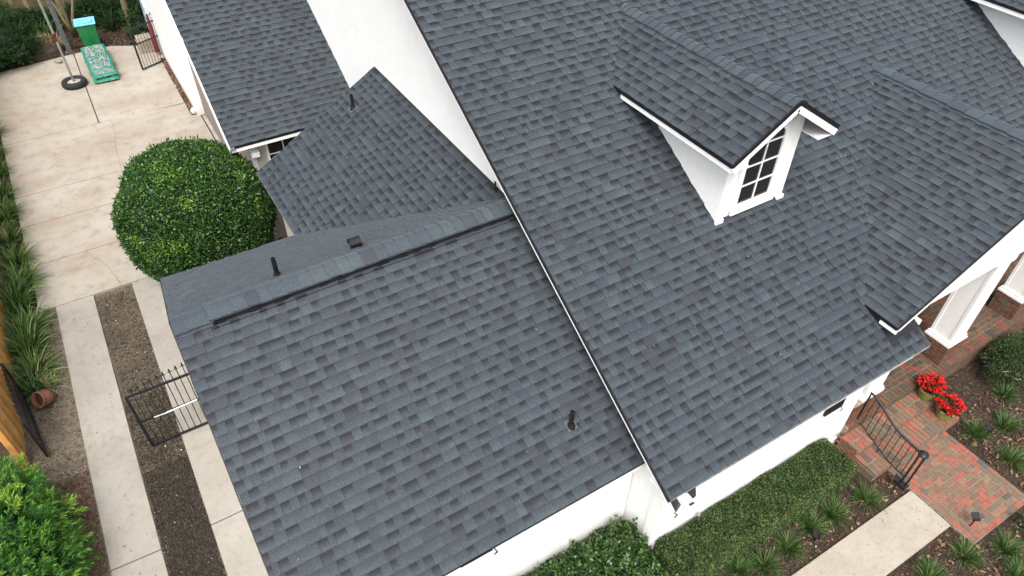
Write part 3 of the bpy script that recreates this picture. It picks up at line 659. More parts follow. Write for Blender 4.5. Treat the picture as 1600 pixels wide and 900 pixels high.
rough_patch('back_bed', -14, 0, 25.0, 31, -.03, .02, 'soil', .15)
sheet('garage_apron', [(-2.6, 11.0), (-2.6, 18.5), (-2.2, 18.5), (-2.2, 11)], -.02, 'old_concrete')
rough_patch('side_bed', -5.0, -2.4, 7.0, 11.4, -.03, .01, 'soil', .1)
rough_patch('garage_bed', -2.88, -2.6, 18.6, 23.2, .006, .006, 'soil', .08)

# ------------------------------------------------------------------ driveway
drive = thing('driveway', 'pale stained concrete driveway pad cut into large panels', 'driveway', kind='structure')
G_ = .026
def slab(parent, poly, z=0., th=.1, mat='concrete', nm='concrete_panel'):
    cx = sum(p[0] for p in poly)/len(poly); cy = sum(p[1] for p in poly)/len(poly)
    pp = []
    for x, y in poly:
        dx, dy = cx-x, cy-y; pp.append((x+math.copysign(G_/2, dx), y+math.copysign(G_/2, dy), z-th))
    o = MB().prism(pp, (0, 0, th)).obj(nm, mat, parent)
    bv = o.modifiers.new('edge', 'BEVEL'); bv.width = .008; bv.segments = 1
    return o
XL = lambda y: -7.88-.018*(y-11.5)
ys = [11.5, 13.25, 15.02, 16.5, 19.58]
for a, b in zip(ys[:-1], ys[1:]):
    slab(drive, [(XL(a), a), (-2.62 if a > 13 else -3.9, a), (-2.62, b), (XL(b), b)] if a > 13 else [(XL(a), a), (-4.3, a), (-3.2, b), (XL(b), b)])
slab(drive, [(XL(19.6), 19.58), (-5.41, 19.58), (-5.41, 25.1), (XL(25), 24.75)])
slab(drive, [(-5.41, 19.58), (-2.88, 19.5), (-2.62, 23.2), (-3.35, 24.7), (-4.2, 25.15), (-5.41, 25.1)])
slab(drive, [(-3.35, 24.7), (-2.62, 23.2), (-2.62, 27.3), (-3.35, 27.3)], mat='old_concrete')
sL = thing('wheel_track', 'left concrete wheel track beside the dirt verge, leading to the pad', 'concrete path', kind='structure')
slab(sL, [(-7.55, 4.37), (-6.74, 4.33), (-6.74, 11.5), (-7.55, 11.5)], mat='strip_concrete')
slab(sL, [(-7.55, -3), (-6.74, -3), (-6.74, 4.33), (-7.55, 4.37)], mat='strip_concrete')
sR = thing('wheel_track', 'right concrete wheel track running along the wing wall', 'concrete path', kind='structure')
slab(sR, [(-5.95, 4.35), (-5.0, 4.35), (-5.0, 11.5), (-5.95, 11.5)], mat='strip_concrete')
slab(sR, [(-5.95, -3), (-5.0, -3), (-5.0, 4.35), (-5.95, 4.35)], mat='strip_concrete')
slab(drive, [(-7.2, 11.5), (-4.3, 11.5), (-4.3, 11.5), (-7.2, 11.5)]) if False else None
def crack(pts, w=.012, z=.004, seed=1):
    rr = random.Random(seed); P = []
    for (a, b) in zip(pts[:-1], pts[1:]):
        n_ = 9
        for i in range(n_): t = i/n_; P.append((a[0]+(b[0]-a[0])*t+rr.uniform(-.03, .03), a[1]+(b[1]-a[1])*t+rr.uniform(-.02, .02)))
    P.append(pts[-1]); mb = MB(); vs = []
    for i, (x, y) in enumerate(P):
        j = P[min(i+1, len(P)-1)]; k = P[max(i-1, 0)]; dx, dy = j[0]-k[0], j[1]-k[1]; l = math.hypot(dx, dy) or 1; ww = w*rr.uniform(.4, 1.)/2
        vs += [(x-dy/l*ww, y+dx/l*ww, z), (x+dy/l*ww, y-dx/l*ww, z)]
    mb.add(vs, [(2*i, 2*i+1, 2*i+3, 2*i+2) for i in range(len(P)-1)]); mb.obj('crack', 'crack', drive)
crack([(-5.06, 19.5), (-5.1, 18.6), (-5.25, 17.6), (-5.28, 16.5)], seed=2)
crack([(-6.65, 13.2), (-6.3, 12.3), (-6.15, 11.55)], seed=3)
# ------------------------------------------------------------------ front path and brick work
path = thing('front_path', 'cream concrete path leading to the brick landing', 'path', kind='structure')
slab(path, [(-1.5, -2.235), (4.975, -2.235), (4.975, -1.41), (-1.5, -1.41)], .03, .09, 'path_concrete')
BM = {}
def brick_mesh(l, w, h, mat, ch=.004):
    k = (round(l, 3), round(w, 3), round(h, 3), mat)
    if k not in BM:
        mb = MB(); l2, w2 = l/2, w/2; c = ch
        vs = [(-l2, -w2, 0), (l2, -w2, 0), (l2, w2, 0), (-l2, w2, 0), (-l2, -w2, h-c), (l2, -w2, h-c), (l2, w2, h-c), (-l2, w2, h-c), (-l2+c, -w2+c, h), (l2-c, -w2+c, h), (l2-c, w2-c, h), (-l2+c, w2-c, h)]
        mb.add(vs, [(8, 9, 10, 11)]+[(a, (a+1) % 4, (a+1) % 4+4, a+4) for a in range(4)]+[(a+4, (a+1) % 4+4, (a+1) % 4+8, a+8) for a in range(4)])
        BM[k] = mb.mesh('brick', mat)
    return BM[k]
class Bricks:
    """collects bricks of one thing; biggest 300 in view become parts, the rest one stuff mesh"""
    def __init__(s, parent, mat): s.p = parent; s.mat = mat; s.L = []
    def add(s, c, xdir, nrm, l, w, h):
        x = Vector(xdir).normalized(); n = Vector(nrm).normalized(); y = n.cross(x)
        s.L.append((Vector(c), x, y, n, l, w, h))
    def grid(s, o, xdir, nrm, W, H, l, w, h, gap=.011, bond=True, jit=.0015):
        x = Vector(xdir).normalized(); n = Vector(nrm).normalized(); y = n.cross(x); o = Vector(o)
        rows = max(1, round(H/(w+gap))); ww = H/rows-gap
        for i in range(rows):
            u = -(l+gap)/2*(i % 2) if bond else 0
            while u < W-.01:
                a, b = max(u, 0), min(u+l, W)
                if b-a > .025: s.add(o+x*(a+b)/2+y*(i*(ww+gap)+(ww+gap)/2)+n*random.uniform(-jit, jit), x, n, b-a, ww, h)
                u += l+gap
    def finish(s, budget=300):
        sc_ = []
        for i, (c, x, y, n, l, w, h) in enumerate(s.L):
            p = project(c); vd = CAM-c
            sc_.append((n.dot(vd.normalized())*l*w/vd.length_squared if p and 0 < p[0] < 1600 and 0 < p[1] < 900 and n.dot(vd) > 0 else -1, i))
        sc_.sort(reverse=True); top = {i for s_, i in sc_[:budget] if s_ > 0}; mb = MB()
        for i, (c, x, y, n, l, w, h) in enumerate(s.L):
            M = Matrix(((x.x, y.x, n.x, c.x), (x.y, y.y, n.y, c.y), (x.z, y.z, n.z, c.z), (0, 0, 0, 1)))
            me = brick_mesh(l, w, h, s.mat)
            if i in top:
                o = bpy.data.objects.new('brick', me); COL.objects.link(o); o.parent = s.p; o.matrix_local = M
            else:
                mb.add([M @ v.co for v in me.vertices], [tuple(f_.vertices) for f_ in me.polygons], random.random())
        if mb.v: mb.obj('brick_field', s.mat+'_attr', s.p, kind='stuff')
# landing (patio)
patio = thing('brick_landing', 'square landing of worn red and tan brick pavers at the foot of the steps', 'brick landing', kind='structure')
def patio_x1(y): return 6.62+.08*(y+2.62)
MB().prism([(4.985, -2.642, -.05), (6.625, -2.642, -.05), (6.63, -.93, -.05), (4.985, -.93, -.05)], (0, 0, .085)).obj('mortar_bed', 'mortar', patio)
B = Bricks(patio, 'brick_paver')
B.grid((4.99, -.935, .03), (0, -1, 0), (0, 0, 1), 1.70, .21, .195, .094, .018)       # left border
B.L = [b for b in B.L]
B.grid((5.21, -2.645, .03), (1, 0, 0), (0, 0, 1), 1.20, 1.70, .195, .092, .018)
B.grid((6.42, -.94, .03), (0, -1, 0), (0, 0, 1), 1.70, .22, .195, .094, .018)
B.finish()
# brick steps
steps = thing('brick_steps', 'two red and tan brick steps rising from the landing to the porch', 'steps')
XS0, XS1 = 4.53, 7.02
for (y0, y1, z0, z1) in ((-.93, -.48, -.05, .185), (-.48, -.10, -.05, .355)):
    MB().box(XS0+.006, XS1-.006, y0+.006, y1, z0, z1).obj('mortar_core', 'mortar', steps)
B = Bricks(steps, 'brick_paver'); BWl = []
for (ye, yi, zt) in ((-.93, -.48, .185), (-.48, -.10, .355)):
    dep = yi-ye
    # tread: two rows of bricks running front to back
    B.grid((XS0, ye+.002, zt-.03), (0, 1, 0), (0, 0, 1), dep, -0.0+1, .2, .09, .045) if False else None
    nrow = 2; l = (dep-.012)/2; n_ = int((XS1-XS0)/.104)
    for i in range(n_):
        for j in range(nrow):
            B.add((XS0+.052+i*(XS1-XS0)/n_, ye+l/2+j*(l+.011)+random.uniform(-.002, .002), zt-.03+random.uniform(-.0015, .0015)), (0, 1, 0), (0, 0, 1), l-.002, (XS1-XS0)/n_-.011, .045)
    n2 = int((XS1-XS0)/.206)
    for i in range(n2):
        for j in range(2):
            B.add((XS0+(i+.5)*(XS1-XS0)/n2+(.05 if j else 0), ye+.006, zt-.055-j*.07), (1, 0, 0), (0, -1, 0), .19, .058, .012)
# left side wall of the steps, down into the bed
for k in range(6):
    zz = .325-k*.07; y0 = -.48 if zz > .17 else -.93
    n_ = max(1, int((-.10-y0+.1)/.2)); y = -.03-(.1 if k % 2 else 0)
    while y > y0+.03:
        a = max(y-.195, y0); B.add((XS0+.004, (y+a)/2, zz), (0, 1, 0), (-1, 0, 0), y-a-.006, .058, .012); y -= .203
B.finish(300)
# porch floor
porch = thing('porch_floor', 'raised brick porch floor with a soldier course along its front edge', 'porch', kind='structure')
MB().box(XS0+.12, 13.5, -.094, 2.6, -.05, .525).obj('mortar_core', 'mortar', porch)
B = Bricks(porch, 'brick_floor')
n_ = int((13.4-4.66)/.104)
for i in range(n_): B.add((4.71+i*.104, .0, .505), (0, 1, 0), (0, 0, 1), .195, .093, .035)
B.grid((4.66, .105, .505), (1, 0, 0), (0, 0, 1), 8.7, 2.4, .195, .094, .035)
B.grid((13.4, -.09, 0), (-1, 0, 0), (0, -1, 0), 8.7, .0+.5, .195, .06, .012) if False else None
for k in range(7):
    x = 4.66-(.1 if k % 2 else 0)
    while x < 13.3:
        B.add((x+.1, -.092, .465-k*.072), (1, 0, 0), (0, -1, 0), .19, .058, .014); x += .203
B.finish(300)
# porch back wall (brick) and door
pw = thing('porch_wall', 'dark red brick house wall at the back of the porch with black shutters', 'wall')
MB().box(4.66, 13.5, 2.60, 2.8, .5, 3.6).obj('mortar_core', 'mortar', pw)
B = Bricks(pw, 'brick_wall')
for k in range(40):
    x = 4.66-(.1 if k % 2 else 0)
    while x < 13.3:
        c = Vector((x+.1, 2.602, .56+k*.072))
        if inframe(c): B.add(c, (1, 0, 0), (0, -1, 0), .19, .06, .012)
        x += .203
B.finish(200)
for xx in (9.6, 11.6):
    s_ = MB().box(xx, xx+.38, 2.54, 2.585, .95, 2.75).obj('shutter', 'shutter_black', pw)
    for k in range(28): MB().box(xx+.04, xx+.34, 2.532, 2.539, 1.0+k*.06, 1.04+k*.06).obj('slat', 'shutter_black', s_)
# piers and columns
def pier(x0, x1, y0, y1, z0, z1, label):
    t = thing('brick_pier', label, 'brick pier', group='porch brick piers')
    MB().box(x0+.006, x1-.006, y0+.006, y1-.006, z0, z1).obj('mortar_core', 'mortar', t)
    B = Bricks(t, 'brick_wall'); rows = int((z1-z0)/.072)
    for k in range(rows):
        z = z1-.036-k*.072
        for (o, ax, nn, W) in (((x0, y0+.004), (1, 0, 0), (0, -1, 0), x1-x0), ((x0+.004, y0), (0, 1, 0), (-1, 0, 0), y1-y0), ((x1-.004, y0), (0, 1, 0), (1, 0, 0), y1-y0)):
            u = -(.1 if k % 2 else 0)
            while u < W-.01:
                a, b = max(u, 0), min(u+.19, W)
                if b-a > .02:
                    c = Vector((o[0], o[1], z))+Vector(ax)*(a+b)/2
                    B.add(c, ax, nn, b-a, .060, .010)
                u += .202
    B.finish(); return t
pier(4.66, 5.46, -.02, .46, .37, 1.03, 'brick pier carrying the white column base beside the white front wall')
pier(7.41, 7.99, .0, .52, .54, 1.07, 'brick pier under the middle white porch column, right of the steps')
pier(9.88, 10.46, .0, .52, .54, 1.07, 'brick pier under the rightmost white porch column')
def column(x0, label, z0=1.07, z1=3.21, y0=.04):
    t = thing('porch_column', label, 'column', (x0, y0, z0), group='white porch columns')
    wd = .50; h = z1-z0
    MB().box(-.045, wd+.045, -.045, wd-.01, .0, .05).box(-.025, wd+.025, -.025, wd-.03, .051, .11).obj('base', 'white_paint', t)
    MB().box(.012, wd-.012, .012, wd-.067, .1, h-.1).obj('shaft', 'white_paint', t)
    # raised edge trims leave a shallow recessed panel on every face
    for (a, b, c, d_) in ((0, .055, 0, .055), (wd-.055, wd, 0, .055), (0, .055, wd-.11, wd-.055), (wd-.055, wd, wd-.11, wd-.055)):
        MB().box(a, b, c, d_, .111, h-.101).obj('edge_trim', 'white_paint', t)
    MB().box(-.03, wd+.03, -.03, wd-.025, h-.1, h).obj('capital', 'white_paint', t)
    return t
column(4.94, 'white square porch column beside the front wall, only its base showing', 1.03, 2.86)
column(7.44, 'tall white square porch column on the middle brick pier')
column(9.91, 'white square porch column at the right edge of the photo')

# ------------------------------------------------------------------ step railing
rail = thing('step_railing', 'black wrought iron stair railing curving down the left side of the steps', 'railing', (4.96, 0, 0))
xr = 0
top = [(xr, -.02, 1.30), (xr, -.12, 1.29), (xr, -.28, 1.22), (xr, -.45, 1.12), (xr, -.62, 1.03), (xr, -.80, .97), (xr, -1.0, .94), (xr, -1.22, .93)]
bot = [(xr, -.05, .50), (xr, -.2, .47), (xr, -.4, .40), (xr, -.6, .31), (xr, -.8, .24), (xr, -1.0, .19), (xr, -1.24, .17)]
MB().tube(top, .022, 8).obj('handrail', 'black_metal', rail); MB().tube(bot, .011, 6).obj('bottom_rail', 'black_metal', rail)
def interp(P, y):
    for a, b in zip(P[:-1], P[1:]):
        if b[1] <= y <= a[1]: t = (y-a[1])/(b[1]-a[1]); return a[2]+(b[2]-a[2])*t
    return P[-1][2]
MB().tube([(0, -.04, .37), (0, -.04, 1.29)], .016, 6).obj('post', 'black_metal', rail)
for k in range(10):
    y = -.15-k*.11
    if y < -1.2: break
    MB().tube([(0, y, interp(bot, y)), (0, y, interp(top, y))], .0075, 5).obj('baluster', 'black_metal', rail)
MB().tube([(0, -.62, .185), (0, -.62, .31)], .010, 6).obj('foot', 'black_metal', rail)
# scrolled newel: four bars under a rosette
for dx, dy in ((-.045, -1.22), (.045, -1.22), (-.045, -1.31), (.045, -1.31)): MB().tube([(dx*.6, dy, .03), (dx, dy, .5), (dx, dy, .92)], .010, 6).obj('newel_bar', 'black_metal', rail)
MB().lathe([(.0, .99), (.035, .985), (.06, .965), (.085, .955), (.09, .93), (.06, .915), (0, .91)], 14, (0, -1.265, 0)).obj('newel_cap', 'black_metal', rail, smooth=True)
MB().box(-.09, .09, -1.36, -1.17, .0, .035).obj('newel_base', 'black_metal', rail)

# ------------------------------------------------------------------ foliage things
def ellip_pts(n, c, rx, ry, rz, power=1., zmin=None, lump=0.):
    d_ = unit(RNG.normal(size=(n*2, 3)))
    if zmin is not None: d_ = d_[d_[:, 2] > zmin]
    d_ = d_[:n]; lum = 1+lump*(np.sin(d_[:, 0]*6+1)*np.sin(d_[:, 1]*5+2)+.6*np.sin(d_[:, 2]*9+d_[:, 0]*8))
    rr = (1-np.abs(RNG.normal(size=len(d_)))*.035*power)*lum
    P = d_*np.array([rx, ry, rz])*rr[:, None]+np.array(c); N = unit(d_/np.array([rx, ry, rz])); return P, N, rr
# globe shrub
gl = thing('globe_shrub', 'large clipped round shrub with glossy green leaves beside the driveway pad', 'shrub', (-4.10, 10.86, 0))
GC, GR = (0, 0, 1.66), (1.60, 1.64, 1.66)
P, N, rr = ellip_pts(80000, GC, *GR, power=1.6, zmin=-.9, lump=.03)
clump = np.sin(P[:, 0]*7.3)*np.sin(P[:, 1]*6.1+1)*np.sin(P[:, 2]*8.3+2)
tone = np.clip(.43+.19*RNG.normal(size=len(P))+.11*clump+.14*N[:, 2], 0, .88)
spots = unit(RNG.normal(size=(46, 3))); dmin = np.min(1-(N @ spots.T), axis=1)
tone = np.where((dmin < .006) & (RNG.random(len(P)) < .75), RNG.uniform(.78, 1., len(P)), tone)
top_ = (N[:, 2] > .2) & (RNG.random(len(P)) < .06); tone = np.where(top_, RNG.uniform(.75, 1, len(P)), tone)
gap = (clump < -.72) & (RNG.random(len(P)) < .7); P, N, tone = P[~gap], N[~gap], tone[~gap]
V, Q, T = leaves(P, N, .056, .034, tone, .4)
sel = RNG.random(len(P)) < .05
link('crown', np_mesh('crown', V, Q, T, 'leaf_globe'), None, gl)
P, N, rr = ellip_pts(5200, GC, GR[0]*1.02, GR[1]*1.02, GR[2]*1.02, power=2, zmin=-.5, lump=.03)
V, Q, T = leaves(P, N, .10, .040, np.clip(RNG.beta(2.2, 2.2, len(P)), 0, 1), .15)
link('new_shoots', np_mesh('new_shoots', V, Q, T, 'leaf_globe'), None, gl)
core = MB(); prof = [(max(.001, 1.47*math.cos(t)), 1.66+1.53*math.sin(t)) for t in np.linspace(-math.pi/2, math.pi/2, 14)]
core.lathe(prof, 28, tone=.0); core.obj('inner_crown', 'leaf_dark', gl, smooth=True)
MB().tube([(0, 0, -.05), (.03, .02, .5)], [.12, .09], 8).obj('trunk', 'bark', gl)
# low clipped hedge along the front wall
hd = thing('clipped_hedge', 'long low box clipped hedge along the white front wall', 'hedge')
def box_foliage(n, x0, x1, y0, y1, z0, z1, rnd=.08):
    P = np.stack([RNG.uniform(x0, x1, n), RNG.uniform(y0, y1, n), RNG.uniform(z0, z1, n)], 1); Nn = np.zeros((n, 3)); f_ = RNG.random(n)
    A = [(x1-x0)*(y1-y0), (x1-x0)*(z1-z0), (x1-x0)*(z1-z0), (y1-y0)*(z1-z0), (y1-y0)*(z1-z0)]; cs = np.cumsum(A)/sum(A)
    k = np.searchsorted(cs, f_); dep = np.abs(RNG.normal(size=n))*.02
    P[k == 0, 2] = z1; Nn[k == 0, 2] = 1; P[k == 1, 1] = y0; Nn[k == 1, 1] = -1; P[k == 2, 1] = y1; Nn[k == 2, 1] = 1; P[k == 3, 0] = x0; Nn[k == 3, 0] = -1; P[k == 4, 0] = x1; Nn[k == 4, 0] = 1
    P -= Nn*dep[:, None]
    c = np.array([(x0+x1)/2, (y0+y1)/2, (z0+z1)/2]); h = np.array([(x1-x0)/2, (y1-y0)/2, (z1-z0)/2])-rnd
    dlt = np.clip(P-c, -h, h); off = P-c-dlt; ln = np.linalg.norm(off, axis=1, keepdims=True)
    P = c+dlt+np.where(ln > 1e-6, off/np.maximum(ln, 1e-6)*np.minimum(ln, rnd), off); Nn = unit(Nn*.3+unit(off+Nn*1e-3)); return P, Nn
P, N = box_foliage(62000, .10, 4.02, -.77, -.05, 0, .68, .055)
P[:, 2] += .008*np.sin(P[:, 0]*4.1)+.012*np.sin(P[:, 0]*11+P[:, 1]*9); P[:, 1] += .015*np.sin(P[:, 0]*5.3+1)
tone = np.clip(.38+.24*RNG.normal(size=len(P))+.12*np.sin(P[:, 0]*9)*np.sin(P[:, 1]*12)+.10*np.sin(P[:, 0]*23+P[:, 1]*17)*np.sin(P[:, 1]*31), 0, .85)
edge = (P[:, 1] < -.66) & (P[:, 2] > .45); tone = np.where(edge, tone+.17*RNG.random(len(P)), tone)
hole = (np.sin(P[:, 0]*6.7+2)*np.sin(P[:, 1]*15+1)*np.sin(P[:, 0]*2.9) < -.62); keep = ~(hole & (RNG.random(len(P)) < .7)); P, N, tone = P[keep], N[keep], tone[keep]
V, Q, T = leaves(P, N, .033, .022, np.clip(tone, 0, 1), .3)
link('foliage', np_mesh('foliage', V, Q, T, 'leaf_hedge'), None, hd)
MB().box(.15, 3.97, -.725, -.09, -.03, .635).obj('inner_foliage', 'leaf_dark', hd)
# broad leaf shrub in the corner below the wing
bs = thing('broadleaf_shrub', 'dense broadleaf shrub in the corner where wing and main wall meet', 'shrub', (-1.3, -.05, 0))
parts = []
blobs = [(-2.3, .25, .34, .42), (-1.8, .28, .36, .46), (-1.25, .28, .38, .46), (-.7, .30, .42, .44), (-.2, .32, .45, .42), (.3, .30, .48, .42), (.72, .34, .52, .38), (.98, .36, .56, .30), (1.0, .0, .46, .32), (1.0, -.4, .42, .32), (.55, -.2, .44, .5), (-.05, -.2, .36, .55), (-.7, -.25, .34, .55), (-1.4, -.3, .3, .55), (-2.1, -.4, .28, .55), (.2, -.85, .3, .5), (.75, -.85, .3, .42), (-.6, -.95, .28, .5), (-1.4, -1., .25, .5)]
for bx, by, bz, br in blobs:
    n_ = int(4200*br*br*2.4); P, N, rr = ellip_pts(n_, (bx, by, bz), br, br*.85, br*.85, power=2.2, zmin=-.2, lump=.05)
    P[:, 0] = np.minimum(P[:, 0], 1.26); P[:, 1] = np.minimum(P[:, 1], .68)
    lit = np.clip(.50+.22*RNG.normal(size=len(P))+.12*N[:, 2], 0, 1); lit = np.where(RNG.random(len(P)) < .05, .95, lit)
    parts.append(leaves(P, N, .068, .040, lit, .3))
V, Q, T = merge(parts); link('crown', np_mesh('crown', V, Q, T, 'leaf_shrub'), None, bs)
mb = MB()
for bx, by, bz, br in blobs: mb.lathe([(max(.001, br*.82*math.cos(t)), bz+br*.7*math.sin(t)) for t in np.linspace(-1.5, 1.57, 9)], 14, (min(bx, 1.26-br*.85), min(by, .66-br*.83), 0), 0)
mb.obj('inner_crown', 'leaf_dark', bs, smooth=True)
sh_ = []
for k in range(120):
    bx, by, bz, br = random.choice(blobs); d_ = unit(np.array([[random.gauss(0, 1), random.gauss(0, 1), abs(random.gauss(0, 1))+.4]]))[0]
    p0 = np.array([bx, by, bz])+d_*br*.88; p0[0] = min(p0[0], 1.22); p0[1] = min(p0[1], .62); m_ = 16; tt = RNG.random(m_)
    Pp = p0+d_*tt[:, None]*.16+RNG.normal(size=(m_, 3))*.018; Pp[:, 0] = np.minimum(Pp[:, 0], 1.27)
    sh_.append(leaves(Pp, np.tile(d_, (m_, 1)), .075, .04, np.clip(RNG.normal(.7, .16, m_), 0, 1), .3))
V, Q, T = merge(sh_); link('new_shoots', np_mesh('new_shoots', V, Q, T, 'leaf_shrub'), None, bs)
# tall bright podocarpus mass, bottom left
def needle_shrub(nm, label, blobs, nshoot, L, W, loc, mat='leaf_podo', cat='shrub', bright=.3, per=26, tip=.25):
    t = thing(nm, label, cat, loc); parts = []; br_tot = sum(b[3]**2 for b in blobs)
    for bx, by, bz, br in blobs:
        m_ = int(nshoot*br*br/br_tot); d_ = unit(RNG.normal(size=(m_*2, 3))+np.array([0, 0, .35])); d_ = d_[d_[:, 2] > -.55][:m_]
        C0 = np.array([bx, by, bz])+d_*br*RNG.uniform(.72, 1.06, (len(d_), 1)); ax = unit(d_+RNG.normal(size=d_.shape)*.35+np.array([0, 0, .35]))
        pn = np.sin(C0[:, 0]*4.3+1)*np.sin(C0[:, 1]*3.7)*np.sin(C0[:, 2]*5+2)+RNG.normal(size=len(C0))*.16; yb_ = pn > np.quantile(pn, 1-bright)
        for q in range(per):
            u_ = q/per; P = C0+ax*u_*tip; dr = unit(np.cross(ax, RNG.normal(size=ax.shape))); D = unit(dr*(1.-.55*u_)+ax*(.35+.8*u_))
            tn = np.clip(np.where(yb_ & (u_ > .25), .68+.28*u_, .34+.40*u_)+RNG.normal(size=len(d_))*.09, 0, 1)
            s = unit(np.cross(D, ax+RNG.normal(size=ax.shape)*.3)); Lr = (L*RNG.uniform(.7, 1.2, len(d_))*(1-.35*u_))[:, None]
            Vq = np.stack([P, P+D*Lr*.5+s*W/2, P+D*Lr-np.array([0, 0, .15])*Lr, P+D*Lr*.5-s*W/2], 1).reshape(-1, 3)
            parts.append((Vq, np.arange(len(d_)*4).reshape(-1, 4), tn))
    V, Q, T = merge(parts); link('crown', np_mesh('crown', V, Q, T, mat), None, t)
    mb = MB()
    for bx, by, bz, br in blobs: mb.lathe([(max(.001, br*.78*math.cos(a)), bz+br*.78*math.sin(a)) for a in np.linspace(-1.5, 1.57, 9)], 14, (bx, by, 0), 0)
    mb.obj('inner_crown', 'leaf_dark', t, smooth=True)
    MB().tube([(0, 0, -.05), (0, 0, .6)], [.06, .04], 7).obj('trunk', 'bark', t)
    return t
needle_shrub('podocarpus_shrub', 'bushy bright green needle leaved shrub with yellow tips at the bottom left', [(0, 0, .75, .62), (.1, .75, .62, .48), (-.1, 1.15, .55, .45), (.22, -.65, .62, .56), (-.5, .4, .8, .6), (-.45, -.6, .85, .65), (.35, .25, .45, .42), (.2, -1.25, .5, .5), (-.3, -1.3, .7, .6), (.45, -.35, .35, .38)],
    2100, .15, .019, (-8.66, 5.1, 0), bright=.15, per=24, tip=.28)
needle_shrub('conifer_shrub', 'dark green feathery shrub in the back left corner of the bed', [(0, 0, .7, .9), (-.9, .3, .8, .9), (-.2, 1.2, .8, .8), (-.8, -.7, .6, .7), (.35, -.35, .45, .5)], 1900, .13, .018, (-7.3, 25.4, 0), mat='leaf_dark', bright=.3, per=18)
# grass clumps
def clump(nm, label, cat, loc, n_, L, W, mat='leaf_grass', spread=.35, droop=1.1, group=None, tone0=.42, rbase=.07, dry=.06, up=1.):
    t = thing(nm, label, cat, loc, random.uniform(0, 6), group)
    a = RNG.uniform(0, 2*np.pi, n_); rb = rbase*np.sqrt(RNG.random(n_)); P = np.stack([rb*np.cos(a), rb*np.sin(a), np.zeros(n_)-.03], 1)
    a2 = a+RNG.normal(size=n_)*.5; lean = np.abs(RNG.normal(size=n_))*spread+.12; D = unit(np.stack([np.cos(a2)*lean, np.sin(a2)*lean, np.ones(n_)*up*.8], 1))
    tn = np.clip(tone0+.24*RNG.normal(size=n_), 0, .9); tn = np.where(RNG.random(n_) < dry, 1., tn)
    V, Q, T = blades(P, D, L*RNG.uniform(.55, 1.15, n_), W, tn, droop); link('blades', np_mesh('blades', V, Q, T, mat), None, t); return t
LP = [((1.24, -.90), 'grass tuft at the foot of the hedge, leftmost of the front bed'), ((1.66, -1.08), 'grass tuft second from the left below the hedge'),
      ((2.25, -1.06), 'grass tuft left of the path light below the hedge'), ((2.86, -.98), 'grass tuft right of the path light below the hedge'),
      ((3.38, -1.03), 'grass tuft between hedge end and concrete path'), ((4.10, -1.14), 'rounded grass tuft next to the foot of the brick steps'),
      ((4.66, -2.70), 'grass tuft just below the concrete path corner'), ((5.38, -2.98), 'grass tuft at the bottom edge under the brick landing corner'),
      ((7.12, -1.28), 'grass tuft with a path light in it, right of the landing'), ((7.80, -1.46), 'grass tuft near the right edge above the landing corner'),
      ((7.14, -1.98), 'grass tuft beside the right edge of the brick landing'), ((8.5, -1.0), 'grass tuft below the dark shrub at the right edge'),
      ((3.84, -2.62), 'grass tuft at the bottom edge below the concrete path'), ((5.1, -3.35), 'grass tuft in the bottom right, second from the corner'), ((6.1, -3.05), 'grass tuft in the bottom right corner bed'),
      ((9.1, -1.35), 'grass tuft at the far right edge of the bed'), ((6.6, -3.2), 'grass tuft in the very bottom right corner')]
for (x, y), lb in LP: clump('grass_tuft', lb, 'ornamental grass', (x, y, 0), 240, .36, .011, spread=.75, droop=1.0, group='tufts of ornamental grass in the front beds')
GP = [((-8.25, 20.4), .5), ((-8.3, 19.2), .5), ((-8.27, 18.0), .55), ((-8.25, 16.8), .55), ((-8.2, 15.7), .6), ((-8.25, 14.6), .6), ((-8.15, 13.6), .62), ((-8.1, 12.7), .66), ((-8.3, 11.9), .7), ((-8.1, 11.0), .66), ((-8.2, 10.3), .66), ((-8.12, 9.6), .6), ((-8.2, 9.15), .55), ((-8.3, 12.3), .7), ((-8.28, 10.6), .7)]
GL = ['farthest up the drive', 'second from the far end', 'third from the far end', 'fourth from the far end', 'beside the middle of the pad', 'left of the faint pad joint', 'beside the lower pad joint', 'spilling over the pad edge', 'just above the pad corner', 'just below the pad corner', 'beside the left wheel track', 'two tufts above the fallen pot', 'right behind the fallen pot', 'against the wooden fence above the pad corner', 'against the wooden fence below the pad corner']
for ((x, y), h_), lb in zip(GP, GL): clump('border_grass', 'green strap leaved border grass '+lb, 'border grass', (x, y, 0), 170, h_, .026, mat='leaf_border', spread=.85, droop=1.3, group='border grass between fence and driveway', rbase=.15, tone0=.50, dry=.04)
clump('spiky_plant', 'spiky strap leaved plant behind the two poles', 'plant', (-6.2, 26.6, 0), 60, 1.0, .06, mat='leaf_dark', spread=.5, droop=.7, tone0=.85)
clump('spiky_plant', 'broad leaved plant left of the dark pole', 'plant', (-5.8, 26.1, 0), 40, .8, .08, mat='leaf_grass', spread=.5, droop=.5, tone0=.2, dry=0)
clump('garden_plant', 'dark strappy plant right of the green bin', 'plant', (-3.9, 26.6, 0), 120, .8, .03, mat='leaf_dark', spread=.6, droop=.9, tone0=.7)
clump('garden_plant', 'low green plant at the foot of the mossy trunk', 'plant', (-3.3, 25.5, 0), 120, .5, .03, mat='leaf_dark', spread=.8, droop=.9, tone0=.8)
clump('garden_plant', 'yellow green plant against the back fence', 'plant', (-3.75, 27.2, 0), 70, .45, .06, mat='leaf_grass', spread=.8, droop=.8, tone0=.55, dry=.1)
clump('garden_plant', 'low dark plant under the beige wall', 'plant', (-2.85, 9.9, 0), 120, .45, .03, mat='leaf_dark', spread=.8, droop=.9, tone0=.8)
